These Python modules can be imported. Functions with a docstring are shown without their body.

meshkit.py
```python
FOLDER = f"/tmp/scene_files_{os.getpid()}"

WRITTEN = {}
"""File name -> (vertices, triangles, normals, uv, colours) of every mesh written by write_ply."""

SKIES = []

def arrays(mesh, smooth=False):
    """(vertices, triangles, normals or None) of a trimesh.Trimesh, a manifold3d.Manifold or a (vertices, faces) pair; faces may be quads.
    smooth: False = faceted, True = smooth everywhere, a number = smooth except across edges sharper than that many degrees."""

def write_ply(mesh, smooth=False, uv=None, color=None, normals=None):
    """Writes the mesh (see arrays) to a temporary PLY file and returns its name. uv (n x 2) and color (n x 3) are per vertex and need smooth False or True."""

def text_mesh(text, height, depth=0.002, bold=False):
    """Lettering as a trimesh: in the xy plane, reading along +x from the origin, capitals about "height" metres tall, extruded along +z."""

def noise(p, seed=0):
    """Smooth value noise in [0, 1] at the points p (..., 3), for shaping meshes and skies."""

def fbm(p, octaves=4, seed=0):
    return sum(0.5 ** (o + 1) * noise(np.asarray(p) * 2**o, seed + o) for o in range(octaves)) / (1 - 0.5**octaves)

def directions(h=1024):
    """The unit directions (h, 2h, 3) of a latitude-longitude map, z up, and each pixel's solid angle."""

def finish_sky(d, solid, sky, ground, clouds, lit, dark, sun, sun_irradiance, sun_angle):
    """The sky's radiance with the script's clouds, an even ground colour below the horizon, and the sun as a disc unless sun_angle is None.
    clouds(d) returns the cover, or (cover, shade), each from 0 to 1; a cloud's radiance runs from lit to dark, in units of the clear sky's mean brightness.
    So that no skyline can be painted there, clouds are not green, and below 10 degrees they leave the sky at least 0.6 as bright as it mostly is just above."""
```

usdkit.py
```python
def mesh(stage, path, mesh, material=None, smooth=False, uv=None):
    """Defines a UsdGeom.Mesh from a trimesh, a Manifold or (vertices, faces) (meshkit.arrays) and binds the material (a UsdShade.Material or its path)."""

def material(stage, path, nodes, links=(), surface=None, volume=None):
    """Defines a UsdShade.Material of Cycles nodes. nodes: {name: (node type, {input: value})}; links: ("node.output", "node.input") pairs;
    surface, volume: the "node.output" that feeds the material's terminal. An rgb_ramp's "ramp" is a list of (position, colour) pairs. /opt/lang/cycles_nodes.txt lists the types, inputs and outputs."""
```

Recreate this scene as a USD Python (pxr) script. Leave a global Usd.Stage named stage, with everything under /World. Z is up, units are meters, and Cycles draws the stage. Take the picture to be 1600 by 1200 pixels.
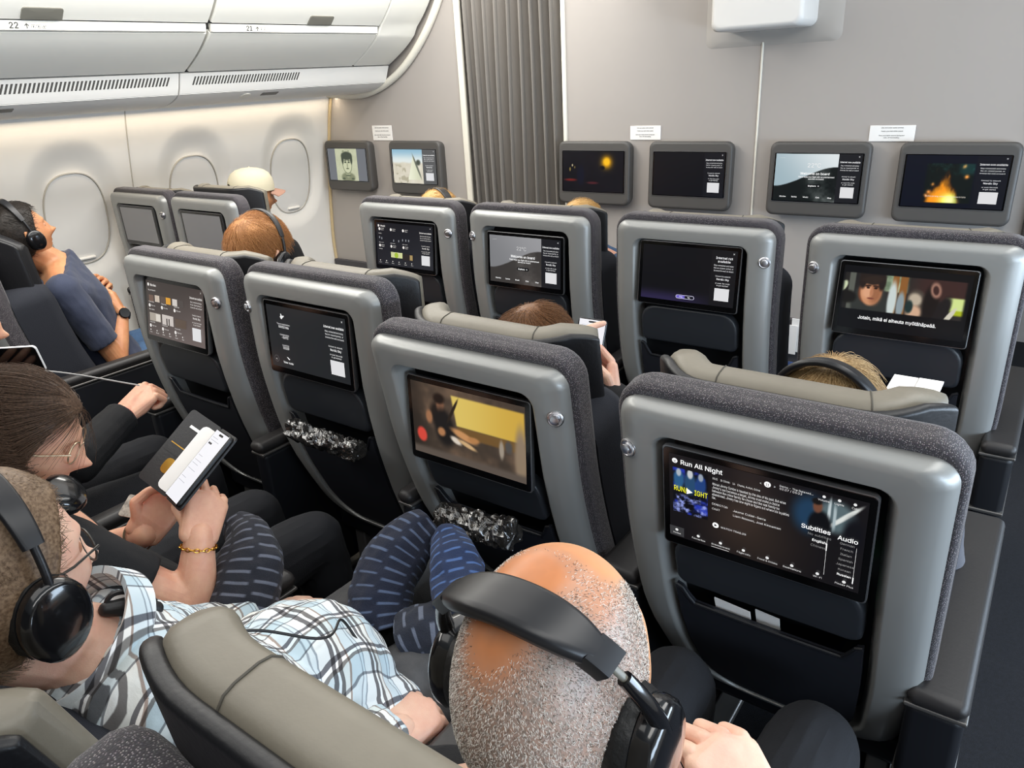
import math, random
import numpy as np, trimesh
import manifold3d as m3
from manifold3d import Manifold, Mesh as MMesh, OpType
import usdkit, meshkit
from pxr import Usd, UsdGeom, UsdLux, UsdShade, Gf, Sdf, Vt

stage = Usd.Stage.CreateInMemory()
UsdGeom.Xform.Define(stage, '/World')
UsdGeom.Scope.Define(stage, '/World/Looks')

# ------------------------------------------------------------------ camera, light, exposure
EXPOSURE = 0.15
CAM = np.array([0.0, 0.0, 1.60])
F_PX = 1158.4
YAW, PITCH, ROLL = -0.645382, 0.395009, -0.05938442
def cam_axes():
    cy, sy, cp, sp = math.cos(YAW), math.sin(YAW), math.cos(PITCH), math.sin(PITCH)
    fwd = np.array([sy*cp, cy*cp, -sp]); right = np.array([cy, -sy, 0]); up = np.cross(right, fwd)
    cr, sr = math.cos(ROLL), math.sin(ROLL)
    return cr*right+sr*up, -sr*right+cr*up, -fwd
CR, CU, CB = cam_axes()
cam = UsdGeom.Camera.Define(stage, '/World/camera')
cam.CreateHorizontalApertureAttr(36.0)
cam.CreateFocalLengthAttr(36.0*F_PX/1600)
cam.CreateClippingRangeAttr((0.03, 100))
cam.CreateExposureAttr(EXPOSURE)
M4 = Gf.Matrix4d(*CR, 0, *CU, 0, *CB, 0, *CAM, 1)
cam.AddTransformOp().Set(M4)

def rect_light(name, pos, w, h, rot, color, power):
    l = UsdLux.RectLight.Define(stage, '/World/'+name)
    l.CreateWidthAttr(w); l.CreateHeightAttr(h); l.CreateIntensityAttr(power); l.CreateColorAttr(Gf.Vec3f(*color))
    l.CreateNormalizeAttr(False)
    x = UsdGeom.Xformable(l); x.AddTranslateOp().Set(Gf.Vec3d(*pos)); x.AddRotateXYZOp().Set(Gf.Vec3f(*rot))
    return l
# ceiling wash over both aisles, daylight from the open blinds on the right, warm cove under the bins
rect_light('ceiling_light_left', (-2.5, 1.2, 2.28), 0.42, 4.2, (0, 0, 0), (1.0, .97, .92), 11.0)
rect_light('ceiling_light_right', (0.35, 1.2, 2.28), 0.42, 4.2, (0, 0, 0), (1.0, .97, .92), 5.0)
rect_light('ceiling_light_centre', (-1.1, 1.3, 2.30), 1.2, 4.0, (0, 0, 0), (1.0, .97, .93), 1.5)
rect_light('daylight_right', (1.55, 1.4, 1.05), 0.5, 4.5, (0, 90, 0), (.66, .82, 1.0), 13.0)
rect_light('centre_wash_left', (-1.75, 1.9, 2.22), 0.25, 3.6, (0, 68, 0), (1.0, .98, .93), 6.5)
rect_light('cove_light', (-3.80, 2.0, 1.525), 0.03, 2.9, (0, 0, 0), (1.0, .84, .62), 16.0)

# ------------------------------------------------------------------ helpers
def lin(h):
    if isinstance(h, str):
        h = [int(h[i:i+2], 16)/255 for i in (1, 3, 5)]
    return tuple((c/12.92 if c <= .04045 else ((c+.055)/1.055)**2.4) for c in h)
LOOKS = {}
def mat(name, color=(.5, .5, .5), rough=.5, metal=0., spec=.5, coat=0., bump=None, tint=None, sheen=0., sss=0., trans=0., alpha=1., emis=None, thin=False):
    """Principled look; bump = (scale, strength); tint = (scale, second colour, stretch) mottles the base colour."""
    if name in LOOKS: return LOOKS[name]
    c = lin(color) if isinstance(color, str) else color
    n = {'p': ('principled_bsdf', dict(base_color=c, roughness=rough, metallic=metal, specular_ior_level=spec, coat_weight=coat, sheen_weight=sheen, transmission_weight=trans, alpha=alpha))}
    if sss: n['p'][1].update(subsurface_weight=sss, subsurface_scale=.006, subsurface_radius=(1, .35, .2))
    if emis: n['p'][1].update(emission_color=lin(emis[0]) if isinstance(emis[0], str) else emis[0], emission_strength=emis[1])
    l = []
    if bump or tint: n['tc'] = ('texture_coordinate', {})
    if bump:
        n['nb'] = ('noise_texture', dict(scale=bump[0], detail=3.)); n['b'] = ('bump', dict(strength=bump[1], distance=.002))
        l += [('tc.object', 'nb.vector'), ('nb.fac', 'b.height'), ('b.normal', 'p.normal')]
    if tint:
        c2 = lin(tint[1]) if isinstance(tint[1], str) else tint[1]
        n['mp'] = ('mapping', dict(scale=tint[2] if len(tint) > 2 else (1, 1, 1)))
        n['nt'] = ('noise_texture', dict(scale=tint[0], detail=4., roughness=.6))
        n['rr'] = ('rgb_ramp', dict(ramp=[(.3, c), (.7, c2)]))
        l += [('tc.object', 'mp.vector'), ('mp.vector', 'nt.vector'), ('nt.fac', 'rr.fac'), ('rr.color', 'p.base_color')]
    LOOKS[name] = usdkit.material(stage, '/World/Looks/'+name, n, l, surface='p.BSDF')
    return LOOKS[name]

USED = {}
class Node:
    def __init__(s, path, origin): s.path, s.o, s.prim = path, np.asarray(origin, float), stage.GetPrimAtPath(path)
def numbered(parent, name):
    k = USED.get((parent, name), 0); USED[(parent, name)] = k+1
    return f'{parent}/{name}' if k == 0 else f'{parent}/{name}_{k:03d}'
def setdata(prim, **kw):
    for k, v in kw.items():
        if v: prim.SetCustomDataByKey(k, v)
def thing(name, label, cat, origin=(0, 0, 0), group=None, kind=None):
    p = numbered('/World', name)
    x = UsdGeom.Xform.Define(stage, p); x.AddTranslateOp().Set(Gf.Vec3d(*map(float, origin)))
    setdata(x.GetPrim(), label=label, category=cat, group=group, kind=kind)
    return Node(p, origin)
def arr(mesh):
    if hasattr(mesh, 'to_mesh'):
        q = mesh.to_mesh(); return np.asarray(q.vert_properties[:, :3], float), np.asarray(q.tri_verts, int)
    if isinstance(mesh, trimesh.Trimesh): return np.array(mesh.vertices, float), np.array(mesh.faces, int)
    v, f = mesh; v, f = np.asarray(v, float), np.asarray(f, int)
    if f.shape[1] == 4: f = np.vstack([f[:, [0, 1, 2]], f[:, [0, 2, 3]]])
    return v, f
def part(parent, name, mesh, material, smooth=35, label=None, kind=None, vc=None):
    """Adds a mesh given in world coordinates as a part of a thing (or a sub-part of a part)."""
    v, f = arr(mesh)
    p = numbered(parent.path, name)
    m = usdkit.mesh(stage, p, (v-parent.o, f), material, smooth=(smooth is True) if vc is not None else smooth)
    if vc is not None:
        UsdGeom.PrimvarsAPI(m).CreatePrimvar('paint', Sdf.ValueTypeNames.Color3fArray, 'vertex').Set(Vt.Vec3fArray.FromNumpy(np.asarray(vc, np.float32)))
    setdata(m.GetPrim(), label=label, kind=kind)
    return Node(p, parent.o)
def single(name, mesh, material, label=None, cat=None, group=None, kind=None, smooth=35):
    v, f = arr(mesh); p = numbered('/World', name)
    o = np.array([v[:, 0].mean(), v[:, 1].mean(), v[:, 2].min()])
    m = usdkit.mesh(stage, p, (v-o, f), material, smooth=smooth)
    UsdGeom.Xformable(m).AddTranslateOp().Set(Gf.Vec3d(*map(float, o)))
    setdata(m.GetPrim(), label=label, category=cat, group=group, kind=kind)
    return Node(p, o)
def cat(*ms):
    vs, fs, n = [], [], 0
    for m in ms:
        v, f = arr(m); vs.append(v); fs.append(f+n); n += len(v)
    return np.vstack(vs), np.vstack(fs)
def tf(mesh, fn):
    v, f = arr(mesh); return fn(v), f
def box(lo, hi, r=0.0, seg=2):
    lo, hi = np.asarray(lo, float), np.asarray(hi, float)
    if r <= 0:
        b = trimesh.creation.box(hi-lo); b.apply_translation((lo+hi)/2); return arr(b)
    r = min(r, (hi-lo).min()/2*.98)
    s = Manifold.sphere(r, 4*seg)
    return arr(Manifold.batch_hull([s.translate([x, y, z]) for x in (lo[0]+r, hi[0]-r) for y in (lo[1]+r, hi[1]-r) for z in (lo[2]+r, hi[2]-r)]))
def frame(origin, X, Y, Z):
    A = np.array([X, Y, Z], float); o = np.asarray(origin, float)
    return lambda v: np.asarray(v)@A+o
def norm(a): a = np.asarray(a, float); return a/np.linalg.norm(a)
def spline(pts, n):
    from scipy.interpolate import CubicSpline
    pts = np.asarray(pts, float); d = np.r_[0, np.cumsum(np.linalg.norm(np.diff(pts[:, :3], axis=0), axis=1))]
    return CubicSpline(d, pts)(np.linspace(0, d[-1], n))
def tube(pts, r, seg=10, caps=True):
    pts = np.asarray(pts, float); n = len(pts); r = np.broadcast_to(r, n)
    t = np.gradient(pts, axis=0); t /= np.linalg.norm(t, axis=1)[:, None]+1e-12
    u = np.cross(t[0], [0, 0, 1] if abs(t[0, 2]) < .9 else [1, 0, 0]); u = norm(u); rings = []
    a = np.linspace(0, 2*np.pi, seg, endpoint=False)
    for i in range(n):
        u = norm(u-t[i]*(u@t[i])); w = np.cross(t[i], u)
        rings.append(pts[i]+r[i]*(np.cos(a)[:, None]*u+np.sin(a)[:, None]*w))
    v = np.vstack(rings+[pts[:1], pts[-1:]]); f = []
    for i in range(n-1):
        for k in range(seg):
            k2 = (k+1) % seg; f += [[i*seg+k, i*seg+k2, (i+1)*seg+k2], [i*seg+k, (i+1)*seg+k2, (i+1)*seg+k]]
    if caps:
        for k in range(seg):
            k2 = (k+1) % seg; f += [[n*seg, k2, k], [n*seg+1, (n-1)*seg+k, (n-1)*seg+k2]]
    return v, np.array(f)
def loft(loops, close=True, cap0=False, cap1=False):
    """Joins equally long closed loops (lists of points) by quads."""
    loops = [np.asarray(l, float) for l in loops]; n = len(loops[0]); f = []
    idx = np.arange(n); nx = np.roll(idx, -1)
    if not close: idx, nx = idx[:-1], nx[:-1]
    for i in range(len(loops)-1):
        a, b = i*n, (i+1)*n
        f.append(np.c_[a+idx, a+nx, b+nx]); f.append(np.c_[a+idx, b+nx, b+idx])
    v = np.vstack(loops)
    for flag, base, l in ((cap0, 0, loops[0]), (cap1, (len(loops)-1)*n, loops[-1])):
        if flag:
            c = len(v); v = np.vstack([v, l.mean(0)[None]])
            f.append(np.c_[base+nx, base+idx, np.full(len(idx), c)] if base == 0 else np.c_[base+idx, base+nx, np.full(len(idx), c)])
    return v, np.vstack(f)
def rr(hw, z0, z1, rb, rt, nc=7, ne=8, nv=14):
    """Rounded rectangle loop in (x, z): half-width hw, from z0 to z1, bottom/top corner radii; always the same number of points."""
    rb, rt = max(min(rb, hw*.98), 1e-4), max(min(rt, hw*.98), 1e-4); P = []
    def arc(cx, cz, r, a0):
        for a in np.linspace(a0, a0+np.pi/2, nc): P.append((cx+r*math.cos(a), cz+r*math.sin(a)))
    def edge(a, b, n):
        for t in np.linspace(0, 1, n+2)[1:-1]: P.append((a[0]+(b[0]-a[0])*t, a[1]+(b[1]-a[1])*t))
    arc(hw-rb, z0+rb, rb, -np.pi/2); edge((hw, z0+rb), (hw, z1-rt), nv)
    arc(hw-rt, z1-rt, rt, 0); edge((hw-rt, z1), (-hw+rt, z1), ne)
    arc(-hw+rt, z1-rt, rt, np.pi/2); edge((-hw, z1-rt), (-hw, z0+rb), nv)
    arc(-hw+rb, z0+rb, rb, np.pi); edge((-hw+rb, z0), (hw-rb, z0), ne)
    return np.array(P)
def xyz(loop, y): return np.c_[loop[:, 0], np.full(len(loop), y), loop[:, 1]]
def disc(c, n, r, t, seg=24):
    """A round coin with centre c facing n."""
    n = norm(n); u = norm(np.cross(n, [0, 0, 1] if abs(n[2]) < .9 else [1, 0, 0])); w = np.cross(n, u); a = np.linspace(0, 2*np.pi, seg, endpoint=False)
    ring = lambda rr_, d: np.asarray(c)+d*n+rr_*(np.cos(a)[:, None]*u+np.sin(a)[:, None]*w)
    return loft([ring(r, 0), ring(r, t*.7), ring(r*.9, t)], cap0=True, cap1=True)

# ------------------------------------------------------------------ looks
SCR = 1.0/2**EXPOSURE
def paint_mat(name, strength, rough, spec):
    return usdkit.material(stage, '/World/Looks/'+name, {'a': ('attribute', {'attribute': 'paint'}), 'p': ('principled_bsdf', dict(base_color=(.004, .004, .005), roughness=rough, specular_ior_level=spec, emission_strength=strength))}, [('a.color', 'p.emission_color')], surface='p.BSDF')
SCREEN = paint_mat('lit_screen', SCR, .22, .35)
SHELL = mat('silver_shell_paint', '#939492', .42, .38, coat=.12, bump=(900., .02))
RIM = mat('screen_rim_metal', '#77787a', .35, .8)
GLASS = mat('black_screen_glass', '#060607', .12, spec=.5)
FLAP = mat('charcoal_flap_plastic', '#25282d', .42, bump=(700., .05))
POCKET = mat('navy_pocket_cloth', '#10131c', .62, bump=(500., .15))
BLACK = mat('black_plastic', '#121316', .4)
LEATHER = mat('black_leather', '#131316', .45, bump=(160., .18))
TAUPE = mat('taupe_leather', '#7e786b', .48, bump=(140., .12), tint=(6., '#716b5f'))
PADTOP = mat('armrest_leather', '#252323', .5, bump=(160., .12))
DARK = mat('dark_navy_plastic', '#0d0f15', .5)
CUSH = mat('navy_seat_cloth', '#181b24', .9, bump=(400., .3))
STEEL = mat('chrome_hook', '#cfcfd2', .32, 1.)
LEG = mat('grey_leg_metal', '#8a8886', .4, .7)
def weave():
    n = {'tc': ('texture_coordinate', {}), 'v': ('voronoi_texture', dict(scale=400., randomness=.7)), 'r': ('rgb_ramp', dict(ramp=[(.0, lin('#a79fa0')), (.22, lin('#8d8688')), (.34, lin('#3c383d')), (1., lin('#2d2a30'))])),
         'nz': ('noise_texture', dict(scale=420., detail=2.)), 'm': ('mix_color', dict(blend_type='multiply', fac=.35)), 'b': ('bump', dict(strength=.5, distance=.0015)),
         'p': ('principled_bsdf', dict(roughness=.9, sheen_weight=.15))}
    l = [('tc.object', 'v.vector'), ('tc.object', 'nz.vector'), ('v.distance', 'r.fac'), ('r.color', 'm.a'), ('nz.color', 'm.b'), ('m.result', 'p.base_color'), ('v.distance', 'b.height'), ('b.normal', 'p.normal')]
    return usdkit.material(stage, '/World/Looks/woven_charcoal_cloth', n, l, surface='p.BSDF')
WEAVE = weave()
# ------------------------------------------------------------------ the setting
WHITE = mat('cabin_white_plastic', '#e6e4df', .45, bump=(300., .03))
WALLM = mat('sidewall_plastic', '#e9e6e0', .5, bump=(350., .04))
SHADE = mat('window_shade_plastic', '#e2e0dc', .5)
RIMW = mat('window_rim_plastic', '#b9b4ab', .5)
BULK = mat('warm_grey_bulkhead_laminate', '#a6a09b', .42, bump=(600., .04))
TRIMW = mat('cream_trim', '#e4e0d3', .4)
BINW = mat('bin_white_plastic', '#edebe2', .42)
GREY = mat('grey_latch_plastic', '#77756c', .45)
GAP = mat('shadow_gap_rubber', '#4c4a47', .7)
def struct(name, mesh, m, smooth=35, parent=None):
    v, f = arr(mesh); p = numbered('/World', name)
    q = usdkit.mesh(stage, p, (v, f), m, smooth=smooth); setdata(q.GetPrim(), kind='structure')
    return Node(p, (0, 0, 0))
CARPET = mat('dark_navy_carpet', '#191b22', .95, bump=(350., .8), tint=(90., '#0e0f14'))
struct('floor', box((-4.1, -2.5, -.06), (1.75, 5.0, 0)), CARPET)
struct('ceiling', box((-3.2, -2.5, 2.34), (1.75, 3.6, 2.40)), WHITE)
# sidewall: curved panel with a soft recess around every window
WIN = [(1.085, 1.045), (1.765, 1.045), (2.43, 1.055), (3.105, 1.08)]
def wall_x(z): return np.interp(z, [0, .3, .6, .9, 1.17, 1.4, 1.56, 1.75], [-3.97, -4.02, -4.035, -4.0, -3.955, -3.90, -3.855, -3.77])
def recess(y, z):
    d = np.zeros(np.broadcast(y, z).shape)
    for cy, cz in WIN:
        e = (np.abs((y-cy)/.250)**2.4+np.abs((z-cz-.03)/.365)**2.4)**(1/2.4)
        t = np.clip((1.0-e)/.42, 0, 1); d = np.maximum(d, .034*t*t*(3-2*t))
    return d
yy, zz = np.arange(-.2, 3.43, .0125), np.arange(0, 1.76, .0125)
Yg, Zg = np.meshgrid(yy, zz, indexing='ij')
def grid_mesh(P):
    a, b = P.shape[:2]; i = np.arange(a*b).reshape(a, b)
    f = np.stack([i[:-1, :-1], i[1:, :-1], i[1:, 1:], i[:-1, 1:]], -1).reshape(-1, 4)
    return P.reshape(-1, 3), f
from scipy.ndimage import gaussian_filter1d
wx = gaussian_filter1d(wall_x(zz), 6, mode='nearest')
struct('wall_left', grid_mesh(np.dstack([wx[None, :]-recess(Yg, Zg), Yg, Zg])), WALLM, smooth=True)
wxf = lambda z: np.interp(z, zz, wx)
struct('wall_right', box((1.66, -2.5, 0), (1.75, 5, 2.4)), WALLM)
struct('wall_rear', box((-4.1, -2.55, 0), (1.75, -2.5, 2.4)), mat('rear_partition_cloth', '#4a4744', .9))
for k, yc in enumerate((1.378, 2.062, 2.748)):    # panel joints between the windows
    if k == 2: continue
    zs = np.linspace(.62, 1.62, 30)
    struct('trim', tube(np.c_[wxf(zs)+.0005, np.full(30, yc), zs], .0035, 6), RIMW)
for k, (cy, cz) in enumerate(WIN):
    w = Node(numbered('/World', f'window_{k+1}'), (0, 0, 0)); UsdGeom.Xform.Define(stage, w.path)
    setdata(stage.GetPrimAtPath(w.path), kind='structure')
    a = np.linspace(0, 2*np.pi, 56, endpoint=False)
    sup = lambda s: np.c_[cy+s*.148*np.sign(np.cos(a))*np.abs(np.cos(a))**.78, cz+s*.222*np.sign(np.sin(a))*np.abs(np.sin(a))**.78]
    def ring(s, dx):
        q = sup(s); return np.c_[wxf(q[:, 1])-.034+dx, q]
    part(w, 'window_shade', loft([ring(1.0, .001), ring(1.0, .006), ring(.97, .0085), ring(.5, .0095)], cap1=True), SHADE, smooth=40)
    part(w, 'window_rim', loft([ring(1.035, -.004), ring(1.035, .012), ring(1.01, .013), ring(1.005, .0)]), RIMW, smooth=60)
    part(w, 'shade_handle', box((wxf(cz-.2)-.032, cy-.04, cz-.207), (wxf(cz-.2)-.012, cy+.05, cz-.192), .006), WHITE)
# bulkheads, curtain, trims
struct('wall_front', box((-2.115, 3.40, 0), (-.09, 3.46, 2.34)), BULK)
struct('wall_front', box((-4.05, 3.40, 0), (-2.775, 3.46, 2.34)), BULK)
struct('wall_front', box((-4.2, 5.0, 0), (1.75, 5.05, 2.4)), BULK)
struct('trim', box((-2.795, 3.385, 0), (-2.755, 3.41, 2.3), .008), TRIMW)
struct('trim', box((-2.128, 3.385, 0), (-2.108, 3.41, 2.3), .006), TRIMW)
struct('trim', box((-1.139, 3.393, .92), (-1.131, 3.402, 2.3), .002), TRIMW)
struct('trim', box((-.10, 3.37, 0), (-.05, 3.45, 2.3), .01), mat('dark_doorpost', '#3a3734', .5))
struct('trim', tube(np.c_[wxf(np.linspace(.02, 1.55, 40))+.012, np.full(40, 3.395), np.linspace(.02, 1.55, 40)], .010, 8), mat('gold_edge_trim', '#c9b48c', .4))
KICK = mat('charcoal_kick_panel', '#4a484b', .85, bump=(300., .3))
struct('baseboard_front', box((-2.11, 3.375, 0), (-.10, 3.401, .49), .006), KICK)
struct('baseboard_front', box((-4.02, 3.375, 0), (-2.80, 3.401, .49), .006), KICK)
def curtain():
    n = 240; s = np.linspace(0, 1, n); x = -2.74+.625*s
    rng = np.random.default_rng(5); ph = np.cumsum(rng.uniform(.75, 1.3, n)); ph = ph/ph[-1]*2*np.pi*9.5
    rows = []
    for z in np.linspace(.04, 2.28, 16):
        amp = .058+.014*np.sin(3*s+z); y = 3.43+amp*np.sin(ph+.12*np.sin(z*2+6*s))-.01
        rows.append(np.c_[x+.012*np.sin(2*ph+z*.3)+.01*np.sin(z*1.3+9*s), y, np.full(n, z)])
    P = np.array(rows); v, f = grid_mesh(P); k = len(v)
    return np.vstack([v, v+[0, .003, 0]]), np.vstack([f, f[:, ::-1]+k])
ct = thing('curtain', 'pleated grey cloth curtain closing the left aisle between the bulkheads', 'curtain', (-2.43, 3.43, .04))
part(ct, 'cloth', curtain(), mat('grey_curtain_cloth', '#706b65', .85, bump=(700., .2), sheen=.2), smooth=True)
part(ct, 'curtain_rail', box((-2.76, 3.40, 2.275), (-2.11, 3.46, 2.31), .006), TRIMW)

# overhead bins on the left
PROF = [(-3.285, 1.690), (-3.21, 1.730), (-3.12, 1.787), (-3.068, 1.830)]
PROF_S = [tuple(q) for q in spline([(a, 0, b) for a, b in PROF], 12)[:, [0, 2]]]
STRIP = [(-3.066, 1.833), (-3.054, 1.837), (-3.0515, 1.852), (-3.049, 1.867)]
UP_S = [tuple(q) for q in spline([(a, 0, b) for a, b in [(-3.043, 1.870), (-2.965, 1.950), (-2.893, 2.055), (-2.84, 2.17), (-2.80, 2.30)]], 16)[:, [0, 2]]]
def slab(prof, y0, y1, th=.025, bevel=.006):
    """A curved panel of the profile (x, z), its free edges rounded back a little."""
    p = np.array(prof); t = np.gradient(p, axis=0); n = np.c_[t[:, 1], -t[:, 0]]; n /= np.linalg.norm(n, axis=1)[:, None]
    if n[:, 0].mean() < 0: n = -n
    outer, inner = p, p-n*th
    loop = np.vstack([outer, inner[::-1]])
    mk = lambda q, y: np.c_[q[:, 0], np.full(len(q), y), q[:, 1]]
    c = np.vstack([outer-n*bevel, inner[::-1]])
    return loft([mk(c, y0), mk(loop, y0+bevel), mk(loop, y1-bevel), mk(c, y1)], cap0=True, cap1=True)
def text_on(s, h, origin, X, Y, depth=.0006, bold=False, center=False):
    m = meshkit.text_mesh(s, h, depth, bold); v = np.array(m.vertices)
    if center: v[:, 0] -= (v[:, 0].min()+v[:, 0].max())/2
    X, Y = norm(X), norm(Y); Z = np.cross(X, Y)
    return v@np.array([X, Y, Z])+np.asarray(origin, float), np.array(m.faces)
INK = mat('dark_grey_print', '#3e3d3a', .6)
def overhead_bin(y0, y1, label, row=None, latch=None, text=None):
    b = thing('overhead_bin', label, 'overhead bin', (-3.1, (y0+y1)/2, 1.69))
    part(b, 'lower_door_panel', slab(PROF_S, y0+.003, y1-.003), BINW)
    part(b, 'handle_strip', slab(STRIP, y0+.006, y1-.012, .02, .003), BINW)
    part(b, 'upper_door_panel', slab(UP_S, y0+.003, y1-.003), BINW)
    part(b, 'bin_body', slab([(x-.03, z) for x, z in PROF_S+UP_S], y0+.001, y1-.001, .02), GAP)
    if latch:
        ly0, ly1 = latch
        L = UP_S[0]; D = norm(np.array([UP_S[3][0]-L[0], 0, UP_S[3][1]-L[1]])); N = np.array([D[2], 0, -D[0]])
        loop = rr((ly1-ly0)/2, .002, .052, .004, .010, 4, 2, 2)
        fn = lambda d, sc=1.0: np.array([np.array([L[0], (ly0+ly1)/2, L[1]])+np.array([0, 1, 0])*q[0]*sc+D*(.027+(q[1]-.027)*sc)+N*d for q in loop])
        part(b, 'latch', loft([fn(.001), fn(.005), fn(.0065, .93)], cap1=True), GREY)
    if text:
        s, ty = text
        X = np.array([0, 1, 0]); Y = norm(np.array([.167, 0, 1.])); N = np.cross(X, Y)
        o = np.array([-3.0530, ty, 1.8420])
        pl = rr(.085, -.005, .0205, .002, .002, 3, 2, 2)
        part(b, 'placard', loft([np.array([o+X*(q[0]+.07)+Y*q[1]+N*d for q in pl]) for d in (.0, .0012)], cap1=True), TRIMW)
        part(b, 'lettering', cat(text_on(s, .019, o+N*.0014, X, Y, bold=True), text_on('\u2191', .016, o+N*.0014+X*.050, X, Y, bold=True),
             *[cat(*[(lambda q: (np.array([o+N*.0014+X*(.075+.018*k+a)+Y*b2 for a, b2 in q]), np.array([[0, 1, 2], [0, 2, 3]])))(r) for r in
                   ([(0, 0), (.013, 0), (.013, .0012), (0, .0012)], [(0, .011), (.013, .011), (.013, .0122), (0, .0122)], [(0, 0), (.0012, 0), (.0012, .0122), (0, .0122)], [(.0118, 0), (.013, 0), (.013, .0122), (.0118, .0122)], [(.005, .003), (.008, .003), (.008, .009), (.005, .009)])]) for k in range(3)]), INK)
overhead_bin(.95, 2.078, 'white overhead bin marked 22 with grey latch above the window seats', text=('22', 1.295), latch=(1.335, 1.475))
overhead_bin(-.20, .944, 'white overhead bin without number, beyond the top left corner')
overhead_bin(2.084, 3.088, 'white overhead bin marked 21 with grey latch, next to the end panel', text=('21', 2.262), latch=(2.60, 2.745))
e = thing('bin_end_panel', 'plain white filler panel between bin 21 and the bulkhead arch', 'panel', (-3.1, 3.24, 1.69))
part(e, 'panel', slab(PROF_S+UP_S, 3.091, 3.375), BINW)
ARC = spline([(-3.86, 3.385, 1.548), (-3.69, 3.385, 1.536), (-3.52, 3.385, 1.540), (-3.35, 3.385, 1.587), (-3.21, 3.385, 1.657), (-3.07, 3.385, 1.766), (-2.97, 3.385, 1.872), (-2.885, 3.385, 1.990), (-2.80, 3.385, 2.15), (-2.76, 3.385, 2.3)], 60)
struct('trim', tube(ARC, .021, 12), TRIMW)
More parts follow.
